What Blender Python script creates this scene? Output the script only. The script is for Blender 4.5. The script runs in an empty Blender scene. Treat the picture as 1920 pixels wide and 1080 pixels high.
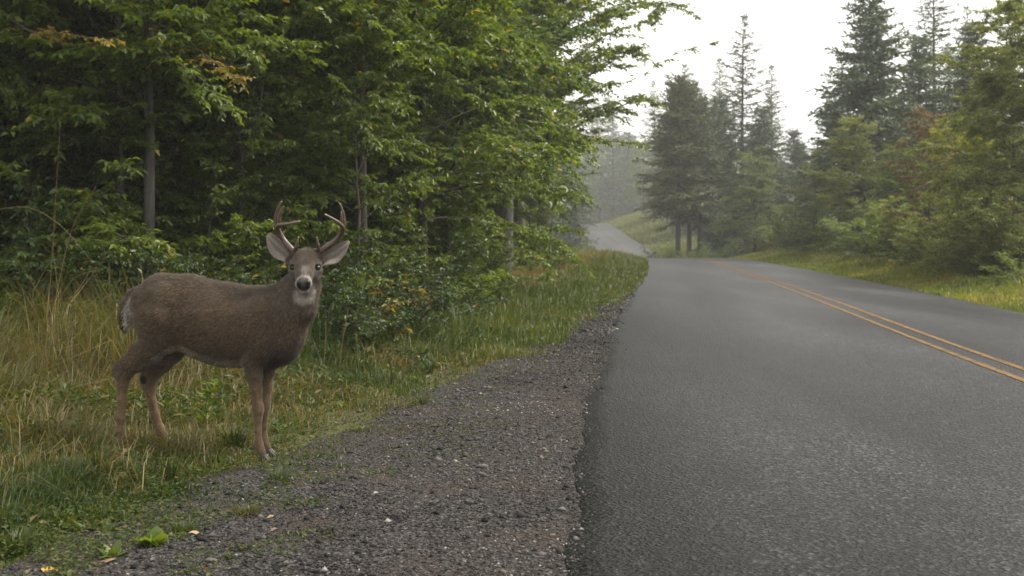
import bpy, math, random
import numpy as np
from mathutils import Vector

# ------------------------------------------------------------------ camera, sky, sun, exposure
SC = bpy.context.scene
COL = SC.collection
F = 2133.0            # focal length in pixels of a 1920 px wide frame (40 mm lens)
CH = 1.30             # camera height
HORIZON = 440.0

cam_data = bpy.data.cameras.new('camera')
cam_data.lens = 40.0
cam_data.sensor_width = 36.0
cam_data.shift_y = -(540.0 - HORIZON) / 1920.0
cam_data.clip_start = 0.05
cam_data.clip_end = 3000.0
cam_data.dof.use_dof = True
cam_data.dof.focus_distance = 6.75
cam_data.dof.aperture_fstop = 4.0
cam = bpy.data.objects.new('camera', cam_data)
COL.objects.link(cam)
cam.location = (0, 0, CH)
cam.rotation_euler = (math.radians(90), 0, 0)
SC.camera = cam

SUN_EL, SUN_AZ = math.radians(52), math.radians(74)      # azimuth clockwise from +Y: from the right, across the road
world = bpy.data.worlds.new('World')
SC.world = world
world.use_nodes = True
wn = world.node_tree
wn.nodes.clear()
sky = wn.nodes.new('ShaderNodeTexSky')
sky.sky_type = 'NISHITA'
sky.sun_disc = False
sky.sun_elevation = SUN_EL
sky.sun_rotation = SUN_AZ
sky.air_density = 1.0
sky.dust_density = 6.0
sky.ozone_density = 1.0
hs = wn.nodes.new('ShaderNodeHueSaturation')             # overcast: the blue is veiled
hs.inputs['Saturation'].default_value = 0.10
wmix = wn.nodes.new('ShaderNodeMixRGB')
wmix.blend_type = 'MIX'
wmix.inputs[0].default_value = 0.60
wmix.inputs[2].default_value = (12.0, 11.75, 11.2, 1)
bg = wn.nodes.new('ShaderNodeBackground')
bg.inputs['Strength'].default_value = 0.085
wo = wn.nodes.new('ShaderNodeOutputWorld')
wn.links.new(sky.outputs[0], hs.inputs['Color'])
wn.links.new(hs.outputs[0], wmix.inputs[1])
wn.links.new(wmix.outputs[0], bg.inputs['Color'])
wn.links.new(bg.outputs[0], wo.inputs['Surface'])

sun_data = bpy.data.lights.new('sun', 'SUN')
sun_data.energy = 2.4
sun_data.angle = math.radians(12)
sun_data.color = (1.0, 0.92, 0.78)
sun = bpy.data.objects.new('sun', sun_data)
COL.objects.link(sun)
sdir = Vector((math.sin(SUN_AZ) * math.cos(SUN_EL), math.cos(SUN_AZ) * math.cos(SUN_EL), math.sin(SUN_EL)))
sun.rotation_euler = sdir.to_track_quat('Z', 'Y').to_euler()

SC.view_settings.view_transform = 'Standard'
SC.view_settings.look = 'None'
SC.view_settings.exposure = 1.25
SC.view_settings.gamma = 1.0
SC.render.engine = 'CYCLES'
SC.cycles.max_bounces = 8
SC.cycles.diffuse_bounces = 4
SC.cycles.glossy_bounces = 2
SC.cycles.transmission_bounces = 6
SC.cycles.volume_bounces = 1
SC.cycles.caustics_reflective = False
SC.cycles.caustics_refractive = False
SC.cycles.sample_clamp_indirect = 4.0
SC.cycles.use_denoising = True
SC.cycles.denoiser = 'OPENIMAGEDENOISE'

RNG = np.random.default_rng(7)

# ------------------------------------------------------------------ helpers
def ground_point(px, py):
    """Point of the flat near ground seen at a pixel of the 1920x1080 photograph."""
    y = CH * F / (py - HORIZON)
    return (px - 960) * y / F, y

def seen(px, py, y):
    return np.array([(px - 960) * y / F, y, CH + (HORIZON - py) * y / F])

def tag(o, label=None, cat=None, group=None, kind=None):
    if label: o['label'] = label
    if cat: o['category'] = cat
    if group: o['group'] = group
    if kind: o['kind'] = kind
    return o

def mesh_data(name, verts, faces, mat=None, attrs=None, colors=None, smooth=False):
    """faces: (n,k) int array, one k for the whole mesh, or a list of lists."""
    me = bpy.data.meshes.new(name)
    verts = np.asarray(verts, dtype=np.float32)
    if isinstance(faces, np.ndarray):
        n, k = faces.shape
        me.vertices.add(len(verts)); me.vertices.foreach_set('co', verts.ravel())
        me.loops.add(n * k); me.loops.foreach_set('vertex_index', faces.astype(np.int32).ravel())
        me.polygons.add(n)
        me.polygons.foreach_set('loop_start', np.arange(0, n * k, k, dtype=np.int32))
        me.polygons.foreach_set('loop_total', np.full(n, k, dtype=np.int32))
        if smooth: me.polygons.foreach_set('use_smooth', np.ones(n, dtype=bool))
        me.update(calc_edges=True)
    else:
        me.from_pydata([tuple(v) for v in verts], [], [tuple(f) for f in faces])
        if smooth: me.polygons.foreach_set('use_smooth', np.ones(len(me.polygons), dtype=bool))
        me.update()
    for an, av in (attrs or {}).items():
        a = me.attributes.new(an, 'FLOAT', 'POINT'); a.data.foreach_set('value', np.asarray(av, dtype=np.float32))
    for an, av in (colors or {}).items():
        a = me.attributes.new(an, 'FLOAT_COLOR', 'POINT')
        c = np.ones((len(verts), 4), dtype=np.float32); c[:, :3] = av
        a.data.foreach_set('color', c.ravel())
    if mat: me.materials.append(mat)
    return me

def link(name, me, parent=None, loc=None):
    o = bpy.data.objects.new(name, me); COL.objects.link(o)
    if parent: o.parent = parent
    if loc is not None: o.location = loc
    return o

def empty(name, loc=(0, 0, 0), rz=0.0, scale=1.0):
    o = bpy.data.objects.new(name, None); COL.objects.link(o)
    o.location = loc; o.rotation_euler = (0, 0, rz); o.scale = (scale,) * 3
    o.empty_display_size = 0.1
    return o

def copy_tree(o, parent=None):
    c = o.copy(); COL.objects.link(c); c.parent = parent
    for ch in o.children: copy_tree(ch, c)
    return c

def unit(v):
    v = np.asarray(v, dtype=float)
    return v / np.maximum(np.linalg.norm(v, axis=-1, keepdims=True), 1e-9)

class Geo:
    """Collects pieces with the same face size."""
    def __init__(self): self.v, self.f, self.t, self.n = [], [], [], 0
    def add(self, v, f, t=None):
        v = np.asarray(v, float); f = np.asarray(f, int)
        self.v.append(v); self.f.append(f + self.n); self.n += len(v)
        self.t.append(np.zeros(len(v)) if t is None else np.broadcast_to(np.asarray(t, float), (len(v),)))
    def mesh(self, name, mat, smooth=False):
        return mesh_data(name, np.concatenate(self.v), np.concatenate(self.f), mat, {'tint': np.concatenate(self.t)}, smooth=smooth)

def tube(pts, rad, sides=6, caps=True, squash=None):
    """Tapered tube along a polyline as quads (closed with degenerate-free fans of quads)."""
    pts = np.asarray(pts, float); n = len(pts); rad = np.broadcast_to(np.asarray(rad, float), (n,))
    tg = unit(np.gradient(pts, axis=0))
    ref = np.array([0, 0, 1.0]) if abs(tg[0][2]) < 0.9 else np.array([1.0, 0, 0])
    u = unit(np.cross(tg, ref)); 
    for i in range(1, n):
        p = u[i - 1] - tg[i] * np.dot(u[i - 1], tg[i]); u[i] = unit(p)
    w = np.cross(tg, u)
    a = np.linspace(0, 2 * math.pi, sides, endpoint=False)
    ring = u[:, None, :] * np.cos(a)[None, :, None] + w[:, None, :] * np.sin(a)[None, :, None]
    v = pts[:, None, :] + ring * rad[:, None, None]
    v = v.reshape(-1, 3)
    i, j = np.meshgrid(np.arange(n - 1), np.arange(sides), indexing='ij')
    a0 = i * sides + j; a1 = i * sides + (j + 1) % sides
    f = np.stack([a0, a1, a1 + sides, a0 + sides], -1).reshape(-1, 4)
    if caps:
        v = np.vstack([v, pts[-1] + tg[-1] * rad[-1] * 0.7, pts[0]])
        t0 = (n - 1) * sides
        for j in range(0, sides, 2):
            f = np.vstack([f, [t0 + j, t0 + (j + 1) % sides, t0 + (j + 2) % sides, len(v) - 2]])
    return v, f

def smooth_line(ctrl, n):
    """Catmull-Rom through control points."""
    c = np.asarray(ctrl, float); m = len(c)
    p = np.vstack([2 * c[0] - c[1], c, 2 * c[-1] - c[-2]])
    t = np.linspace(0, m - 1 - 1e-6, n); i = t.astype(int); u = (t - i)[:, None]
    p0, p1, p2, p3 = p[i], p[i + 1], p[i + 2], p[i + 3]
    return 0.5 * ((2 * p1) + (-p0 + p2) * u + (2 * p0 - 5 * p1 + 4 * p2 - p3) * u ** 2 + (-p0 + 3 * p1 - 3 * p2 + p3) * u ** 3)

def sstep(a, b, x):
    t = np.clip((np.asarray(x, float) - a) / (b - a), 0, 1)
    return t * t * (3 - 2 * t)

def vnoise(x, y, seed=0):
    """Smooth 2-D value noise."""
    x = np.asarray(x, float); y = np.asarray(y, float)
    xi = np.floor(x).astype(np.int64); yi = np.floor(y).astype(np.int64)
    def h(a, b):
        k = (a * 374761393 + b * 668265263 + seed * 1442695041) & 0x7fffffff
        k = (k ^ (k >> 13)) * 1274126177 & 0x7fffffff
        return ((k ^ (k >> 16)) & 0xffff) / 65535.0
    u = x - xi; v = y - yi; u = u * u * (3 - 2 * u); v = v * v * (3 - 2 * v)
    return (h(xi, yi) * (1 - u) + h(xi + 1, yi) * u) * (1 - v) + (h(xi, yi + 1) * (1 - u) + h(xi + 1, yi + 1) * u) * v

# ------------------------------------------------------------------ materials
def new_mat(name):
    m = bpy.data.materials.new(name); m.use_nodes = True
    nt = m.node_tree; b = nt.nodes['Principled BSDF']
    return m, nt, b

def N(nt, typ, **kw):
    n = nt.nodes.new(typ)
    for k, v in kw.items(): setattr(n, k, v)
    return n

def ramp(nt, fac, stops):
    r = N(nt, 'ShaderNodeValToRGB'); e = r.color_ramp.elements
    while len(e) < len(stops): e.new(0.5)
    for el, (p, c) in zip(e, stops): el.position = p; el.color = (*c, 1)
    if fac is not None: nt.links.new(fac, r.inputs[0])
    return r

def noise(nt, scale, detail=4, rough=0.55, vec=None, dist=0.0):
    n = N(nt, 'ShaderNodeTexNoise'); n.inputs['Scale'].default_value = scale
    n.inputs['Detail'].default_value = detail; n.inputs['Roughness'].default_value = rough
    n.inputs['Distortion'].default_value = dist
    if vec is not None: nt.links.new(vec, n.inputs['Vector'])
    return n

def mixc(nt, fac, a, b, mode='MIX'):
    m = N(nt, 'ShaderNodeMixRGB', blend_type=mode)
    for i, s in ((0, fac), (1, a), (2, b)):
        if isinstance(s, (int, float)): m.inputs[i].default_value = s
        elif isinstance(s, tuple): m.inputs[i].default_value = (*s, 1)
        else: nt.links.new(s, m.inputs[i])
    return m.outputs[0]

def bump(nt, b, height, strength, dist=0.01):
    n = N(nt, 'ShaderNodeBump'); n.inputs['Strength'].default_value = strength; n.inputs['Distance'].default_value = dist
    nt.links.new(height, n.inputs['Height']); nt.links.new(n.outputs[0], b.inputs['Normal']); return n

def leaf_mat(name, stops, rough=0.42, trans=0.35, spec=0.4):
    m, nt, b = new_mat(name)
    at = N(nt, 'ShaderNodeAttribute', attribute_name='tint')
    oi = N(nt, 'ShaderNodeObjectInfo')
    r = ramp(nt, at.outputs['Fac'], stops)
    h = N(nt, 'ShaderNodeHueSaturation')
    vm = N(nt, 'ShaderNodeMapRange'); vm.inputs['To Min'].default_value = 0.82; vm.inputs['To Max'].default_value = 1.18
    nt.links.new(oi.outputs['Random'], vm.inputs['Value']); nt.links.new(vm.outputs[0], h.inputs['Value'])
    nt.links.new(r.outputs[0], h.inputs['Color'])
    nt.links.new(h.outputs[0], b.inputs['Base Color'])
    b.inputs['Roughness'].default_value = rough
    b.inputs['Specular IOR Level'].default_value = spec
    tr = N(nt, 'ShaderNodeBsdfTranslucent')
    tc = mixc(nt, 1.0, h.outputs[0], (1.7, 1.6, 0.5), 'MULTIPLY')
    nt.links.new(tc, tr.inputs['Color'])
    mx = N(nt, 'ShaderNodeMixShader'); mx.inputs[0].default_value = trans
    out = nt.nodes['Material Output']
    nt.links.new(b.outputs[0], mx.inputs[1]); nt.links.new(tr.outputs[0], mx.inputs[2]); nt.links.new(mx.outputs[0], out.inputs['Surface'])
    return m

def bark_mat(name, c1, c2, scale=1.0):
    m, nt, b = new_mat(name)
    tc = N(nt, 'ShaderNodeTexCoord'); mp = N(nt, 'ShaderNodeMapping'); mp.inputs['Scale'].default_value = (9 * scale, 9 * scale, 1.6 * scale)
    nt.links.new(tc.outputs['Object'], mp.inputs[0])
    n1 = noise(nt, 2.0, 6, 0.65, mp.outputs[0], 0.6)
    n2 = noise(nt, 0.5, 3, 0.6, tc.outputs['Object'])
    r = ramp(nt, n1.outputs['Fac'], [(0.3, c1), (0.7, c2)])
    moss = ramp(nt, n2.outputs['Fac'], [(0.55, (0, 0, 0)), (0.75, (1, 1, 1))])
    c = mixc(nt, moss.outputs[0], r.outputs[0], (c2[0] * 0.75, c2[1] * 0.95, c2[2] * 0.6))
    nt.links.new(c, b.inputs['Base Color']); b.inputs['Roughness'].default_value = 0.9
    bump(nt, b, n1.outputs['Fac'], 0.9, 0.03)
    return m

def plain_mat(name, col, rough=0.6, spec=0.3, var=0.25, scale=30):
    m, nt, b = new_mat(name)
    tc = N(nt, 'ShaderNodeTexCoord'); n = noise(nt, scale, 5, 0.6, tc.outputs['Object'])
    r = ramp(nt, n.outputs['Fac'], [(0.25, tuple(c * (1 - var) for c in col)), (0.75, tuple(c * (1 + var) for c in col))])
    nt.links.new(r.outputs[0], b.inputs['Base Color'])
    b.inputs['Roughness'].default_value = rough; b.inputs['Specular IOR Level'].default_value = spec
    return m
# ------------------------------------------------------------------ land: road, shoulder, ground
_LE = np.array([(-40, -3.2), (-10, -.9), (0, -.15), (4.33, .203), (9.24, .63), (13, 1.05), (17.3, 1.54), (27.7, 2.99), (40, 4.7), (55, 6.5), (70, 7.6), (90, 8.4), (118, 8.9), (150, 9.4), (188, 9.8), (230, 8.0), (300, 0), (420, -30)])
_RE = np.array([(-40, 4.9), (-10, 6.1), (0, 6.75), (9, 7.45), (18.5, 8.3), (27.7, 9.5), (40, 10.7), (59, 12.3), (70, 13.1), (90, 14.0), (118, 14.8), (150, 15.4), (188, 15.9), (230, 14.5), (300, 7), (420, -22)])
_CE = np.array([(-40, 1.0), (-10, 3.0), (0, 3.7), (9.97, 4.49), (18.7, 5.62), (30, 6.95), (42.7, 8.3), (55, 9.6), (70, 10.6), (90, 11.5), (118, 12.1), (150, 12.6), (188, 13.0), (230, 11.4), (300, 3.5), (420, -26)])
_ZR = np.array([(-60, 0), (62, 0), (68, -.06), (76, -.5), (90, -1.45), (104, -1.15), (118, -.55), (150, 1.0), (178, 2.75), (190, 3.25), (204, 3.2), (240, 1.6), (300, 1.0), (600, 1.0)])
_GX = np.array([(-10, -2.2), (3, -1.95), (4.95, -1.7), (6.03, -1.42), (6.76, -1.22), (8.16, -.85), (9.9, -.22), (12.6, .52), (17.3, 1.22), (25, 2.62), (34, 3.95), (45, 5.3), (60, 6.95), (420, -29)])

def curve1(tab):
    ys = np.linspace(tab[0, 0], tab[-1, 0], 3000)
    vs = np.interp(ys, tab[:, 0], tab[:, 1])
    # smooth with a distance-growing window
    out = vs.copy()
    for _ in range(3):
        k = np.ones(41) / 41; p = np.pad(out, 20, mode='edge'); sm = np.convolve(p, k, 'valid')
        out = sm
    return lambda y: np.interp(y, ys, out)
left_edge, right_edge, centre_line, road_z, gravel_edge = map(curve1, (_LE, _RE, _CE, _ZR, _GX))

def ground_z(x, y):
    x = np.asarray(x, float); y = np.asarray(y, float)
    dl = left_edge(y) - x; dr = x - right_edge(y)
    z = road_z(y)
    near = sstep(0.1, 1.2, dl)
    z = z + near * (0.05 * (vnoise(x * 1.3, y * 1.3, 3) - 0.5) + 0.022 * (vnoise(x * 4.5, y * 4.5, 4) - 0.5))
    z = z - 0.03 * sstep(0, 1.5, dl)
    z = z + 0.30 * sstep(3.0, 9.0, dl) + 0.8 * sstep(9, 40, dl)
    rise = sstep(0.4, 6.0, dr)
    z = z + rise * (0.55 + 1.0 * sstep(110, 165, y)) + 1.2 * sstep(6, 40, dr)
    z = z + 0.10 * sstep(0.3, 2.0, dr) * (vnoise(x * 0.9, y * 0.9, 5) - 0.4)
    return z

def ribbon(name, mat, xa, xb, y0, y1, lift, nx, ny_rows, parent=None, crown=0.0, flat=False):
    ys = ny_rows
    n = len(ys); t = np.linspace(0, 1, nx)
    A = xa(ys); B = xb(ys)
    X = A[:, None] * (1 - t) + B[:, None] * t
    Y = np.repeat(ys[:, None], nx, 1)
    Z = (road_z(Y) if flat else ground_z(X, Y)) + lift
    if crown: Z = Z + crown * (1 - (2 * t - 1) ** 2)[None, :]
    V = np.stack([X, Y, Z], -1).reshape(-1, 3)
    i, j = np.meshgrid(np.arange(n - 1), np.arange(nx - 1), indexing='ij')
    a = i * nx + j
    Fq = np.stack([a, a + 1, a + nx + 1, a + nx], -1).reshape(-1, 4)
    return link(name, mesh_data(name, V, Fq, mat, smooth=True), parent)

ROWS = np.concatenate([np.arange(-12, 16, .10), np.arange(16, 30, .25), np.arange(30, 120, 1.0), np.arange(120, 260, 2.0), np.arange(260, 420, 6.0)])

# --- asphalt
def asphalt_mat():
    m, nt, b = new_mat('asphalt')
    tc = N(nt, 'ShaderNodeTexCoord')
    vor = N(nt, 'ShaderNodeTexVoronoi'); vor.inputs['Scale'].default_value = 62; nt.links.new(tc.outputs['Object'], vor.inputs['Vector'])
    vor2 = N(nt, 'ShaderNodeTexVoronoi'); vor2.inputs['Scale'].default_value = 34; nt.links.new(tc.outputs['Object'], vor2.inputs['Vector'])
    sep = N(nt, 'ShaderNodeSeparateColor'); nt.links.new(vor.outputs['Color'], sep.inputs[0])
    fine = noise(nt, 120, 4, 0.7, tc.outputs['Object'])
    mp = N(nt, 'ShaderNodeMapping'); mp.inputs['Scale'].default_value = (1.0, 0.16, 1); mp.inputs['Rotation'].default_value = (0, 0, math.radians(5))
    nt.links.new(tc.outputs['Object'], mp.inputs[0])
    big = noise(nt, 0.6, 5, 0.55, mp.outputs[0], 0.4)
    med = noise(nt, 2.2, 6, 0.6, tc.outputs['Object'], 0.3)
    chip = ramp(nt, sep.outputs[0], [(0.05, (0.0018, 0.0019, 0.0022)), (0.5, (0.0088, 0.009, 0.0098)), (0.85, (0.021, 0.021, 0.0222)), (1.0, (0.055, 0.054, 0.053))])
    wear = ramp(nt, big.outputs['Fac'], [(0.36, (0.4, 0.4, 0.42)), (0.5, (0.95, 0.95, 0.96)), (0.64, (1.7, 1.68, 1.65))])
    c = mixc(nt, 1.0, chip.outputs[0], wear.outputs[0], 'MULTIPLY')
    w2 = ramp(nt, med.outputs['Fac'], [(0.3, (0.8, 0.8, 0.8)), (0.7, (1.15, 1.15, 1.15))])
    c = mixc(nt, 1.0, c, w2.outputs[0], 'MULTIPLY')
    # tarred newer strip along the broken edge (attribute: metres from the edge)
    at = N(nt, 'ShaderNodeAttribute', attribute_name='edge')
    ad = N(nt, 'ShaderNodeMath', operation='ADD'); nt.links.new(at.outputs['Fac'], ad.inputs[0])
    sc = N(nt, 'ShaderNodeMath', operation='MULTIPLY'); sc.inputs[1].default_value = 0.9; nt.links.new(med.outputs['Fac'], sc.inputs[0]); nt.links.new(sc.outputs[0], ad.inputs[1])
    er = ramp(nt, None, [(0.0, (0.7, 0.68, 0.66)), (0.25, (0.55, 0.55, 0.56)), (0.42, (0.6, 0.6, 0.61)), (0.62, (1, 1, 1))])
    mr = N(nt, 'ShaderNodeMapRange'); mr.inputs['From Max'].default_value = 2.4; nt.links.new(ad.outputs[0], mr.inputs['Value']); nt.links.new(mr.outputs[0], er.inputs[0])
    c = mixc(nt, 1.0, c, er.outputs[0], 'MULTIPLY')
    tr = ramp(nt, None, [(0.0, (1, 1, 1)), (0.14, (.9, .9, .9)), (0.24, (1.35, 1.34, 1.32)), (0.40, (.80, .80, .81)), (0.56, (1.30, 1.29, 1.28)), (0.70, (1.15, 1.15, 1.15)), (1.0, (1.35, 1.34, 1.33))])
    tm = N(nt, 'ShaderNodeMapRange'); tm.inputs['From Max'].default_value = 5.0; nt.links.new(ad.outputs[0], tm.inputs['Value']); nt.links.new(tm.outputs[0], tr.inputs[0])
    c = mixc(nt, 1.0, c, tr.outputs[0], 'MULTIPLY')
    nt.links.new(c, b.inputs['Base Color'])
    b.inputs['Roughness'].default_value = 0.44; b.inputs['Specular IOR Level'].default_value = 0.12
    h = mixc(nt, 0.45, vor.outputs['Distance'], vor2.outputs['Distance'])
    h = mixc(nt, 0.3, h, fine.outputs['Fac'])
    bump(nt, b, h, 1.0, 0.016)
    return m
MAT_ASPH = asphalt_mat()

def ragged_left(y):
    y = np.asarray(y, float)
    amp = np.interp(y, [0, 8, 20, 40], [0.06, 0.07, 0.09, 0.12])
    return left_edge(y) + amp * ((vnoise(y * 1.7, y * 0 + 3.3, 11) - .5) * 1.6 + (vnoise(y * 5, y * 0 + 1.3, 12) - .5) * 0.5 * sstep(18, 12, y) + (vnoise(y * 13, y * 0 + 5.3, 14) - .5) * 0.35 * sstep(14, 10, y))
t_cols = np.concatenate([np.linspace(0, .12, 6)[:-1], np.linspace(.12, .94, 14)[:-1], np.linspace(.94, 1, 4)])
def build_road():
    A = ragged_left(ROWS); B = right_edge(ROWS) + 0.05 * (vnoise(ROWS * 1.5, ROWS * 0, 13) - .5)
    nx = len(t_cols)
    X = A[:, None] * (1 - t_cols) + B[:, None] * t_cols
    Y = np.repeat(ROWS[:, None], nx, 1)
    Z = road_z(Y) + 0.018 + 0.03 * (1 - (2 * t_cols - 1) ** 2)[None, :]
    edge = np.minimum(X - A[:, None], 5.0)
    # skirts down to the shoulder
    X = np.hstack([X[:, :1] - 0.03, X, X[:, -1:] + 0.03]); Y = np.hstack([Y[:, :1], Y, Y[:, -1:]])
    Z = np.hstack([Z[:, :1] - 0.07, Z, Z[:, -1:] - 0.07]); edge = np.hstack([edge[:, :1], edge, edge[:, -1:]])
    nx += 2; n = len(ROWS)
    V = np.stack([X, Y, Z], -1).reshape(-1, 3)
    i, j = np.meshgrid(np.arange(n - 1), np.arange(nx - 1), indexing='ij'); a = i * nx + j
    Fq = np.stack([a, a + 1, a + nx + 1, a + nx], -1).reshape(-1, 4)
    return link('road', mesh_data('road', V, Fq, MAT_ASPH, {'edge': edge.ravel()}, smooth=True))
ROAD = tag(build_road(), 'grey worn asphalt country road', kind='structure')

def line_mat():
    m, nt, b = new_mat('yellow_paint')
    tc = N(nt, 'ShaderNodeTexCoord'); n1 = noise(nt, 60, 5, 0.7, tc.outputs['Object']); n2 = noise(nt, 2.0, 4, 0.6, tc.outputs['Object'])
    r = ramp(nt, n1.outputs['Fac'], [(0.36, (0.030, 0.026, 0.022)), (0.5, (0.19, 0.108, 0.033)), (0.8, (0.25, 0.155, 0.058))])
    n3 = noise(nt, 11, 6, 0.75, tc.outputs['Object'])
    r2 = ramp(nt, n3.outputs['Fac'], [(0.38, (0.25, 0.28, 0.4)), (0.52, (0.85, 0.85, 0.9)), (0.7, (1.05, 1.05, 1.05))])
    nt.links.new(mixc(nt, 1.0, r.outputs[0], r2.outputs[0], 'MULTIPLY'), b.inputs['Base Color']); b.inputs['Roughness'].default_value = 0.7; b.inputs['Specular IOR Level'].default_value = 0.1
    return m
MAT_LINE = line_mat()
for off in (-0.14, 0.14):
    ys = ROWS
    c = centre_line(ys) + off
    A = ragged_left(ys); B = right_edge(ys)
    def zz(x):
        t = (x - A) / (B - A); return road_z(ys) + 0.018 + 0.03 * (1 - (2 * t - 1) ** 2) + 0.005
    V = np.stack([np.stack([c - .040, ys, zz(c - .040)], -1), np.stack([c + .040, ys, zz(c + .040)], -1)], 1).reshape(-1, 3)
    i = np.arange(len(ys) - 1) * 2
    o = link('yellow_line', mesh_data('yellow_line', V, np.stack([i, i + 1, i + 3, i + 2], -1), MAT_LINE), ROAD)
    tag(o, kind='structure')

# --- ground sheet
def ground_mat():
    m, nt, b = new_mat('soil')
    tc = N(nt, 'ShaderNodeTexCoord')
    n1 = noise(nt, 0.7, 6, 0.6, tc.outputs['Object']); n2 = noise(nt, 14, 6, 0.7, tc.outputs['Object'])
    soil = ramp(nt, n2.outputs['Fac'], [(0.3, (0.028, 0.022, 0.016)), (0.55, (0.06, 0.047, 0.032)), (0.75, (0.11, 0.085, 0.055))])
    grs = ramp(nt, n2.outputs['Fac'], [(0.3, (0.03, 0.04, 0.013)), (0.7, (0.095, 0.105, 0.035))])
    f = ramp(nt, n1.outputs['Fac'], [(0.4, (0, 0, 0)), (0.6, (1, 1, 1))])
    nt.links.new(mixc(nt, f.outputs[0], soil.outputs[0], grs.outputs[0]), b.inputs['Base Color']); b.inputs['Roughness'].default_value = 0.95; b.inputs['Specular IOR Level'].default_value = 0.1
    bump(nt, b, n2.outputs['Fac'], 0.8, 0.03)
    return m
def axis(parts):
    return np.concatenate([np.arange(a, b, s) for a, b, s in parts])
gx_ = axis([(-320, -60, 20), (-60, -14, 3), (-14, 8, .25), (8, 30, .8), (30, 60, 4), (60, 340, 20)])
gy_ = axis([(-60, -4, 4), (-4, 14, .25), (14, 40, .6), (40, 130, 1.5), (130, 240, 3), (240, 460, 20)])
X, Y = np.meshgrid(gx_, gy_, indexing='ij')
Z = ground_z(X, Y)
under = (X > left_edge(Y) - 0.9) & (X < right_edge(Y) + 0.3)
Z = Z - np.where(under, 0.045, 0)
i, j = np.meshgrid(np.arange(len(gx_) - 1), np.arange(len(gy_) - 1), indexing='ij'); a = i * len(gy_) + j
GROUND = link('ground', mesh_data('ground', np.stack([X, Y, Z], -1).reshape(-1, 3), np.stack([a, a + len(gy_), a + len(gy_) + 1, a + 1], -1).reshape(-1, 4), ground_mat(), smooth=True))
tag(GROUND, 'dark soil and grass ground of both verges and the wood', kind='structure')

# --- gravel shoulder sheet
def gravel_mat():
    m, nt, b = new_mat('gravel_bed')
    tc = N(nt, 'ShaderNodeTexCoord')
    v = N(nt, 'ShaderNodeTexVoronoi'); v.inputs['Scale'].default_value = 70; nt.links.new(tc.outputs['Object'], v.inputs['Vector'])
    n1 = noise(nt, 1.6, 5, 0.6, tc.outputs['Object']); n2 = noise(nt, 40, 5, 0.7, tc.outputs['Object'])
    st = ramp(nt, v.outputs['Color'], [(0.1, (0.014, 0.0132, 0.0127)), (0.5, (0.034, 0.032, 0.0308)), (0.85, (0.072, 0.067, 0.064)), (1, (0.17, 0.16, 0.152))])
    dirt = ramp(nt, n2.outputs['Fac'], [(0.3, (0.022, 0.018, 0.0155)), (0.7, (0.075, 0.058, 0.048))])
    f = ramp(nt, n1.outputs['Fac'], [(0.48, (0, 0, 0)), (0.68, (0.8, 0.8, 0.8))])
    nt.links.new(mixc(nt, f.outputs[0], st.outputs[0], dirt.outputs[0]), b.inputs['Base Color']); b.inputs['Roughness'].default_value = 0.95; b.inputs['Specular IOR Level'].default_value = 0.08
    bump(nt, b, v.outputs['Distance'], 1.0, 0.014)
    return m
rows_s = ROWS[ROWS < 62]
SHOULDER = ribbon('gravel_shoulder', gravel_mat(), lambda y: gravel_edge(y) - 0.35 + 0.35 * (vnoise(y * 1.1, y * 0, 21) - .5), lambda y: left_edge(y) + 0.35, 0, 0, 0.012, 18, rows_s)
tag(SHOULDER, 'grey gravel shoulder between grass and asphalt', kind='structure')
# ------------------------------------------------------------------ the deer
DX, DY = (490 - 960) * 6.68 / F, 6.77          # the deer's base in the world
DZ = float(ground_z(DX, DY))

def dl(px, py, y):
    """Deer-local point seen at a pixel, y metres behind the deer's base line."""
    p = seen(px, py, DY + y); return np.array([p[0] - DX, y, p[2] - DZ])

def z2(a, b, y):       # coordinates read off the enlarged head
    return dl(470 + a * 0.2315, 370 + b * 0.2315, y)

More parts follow.
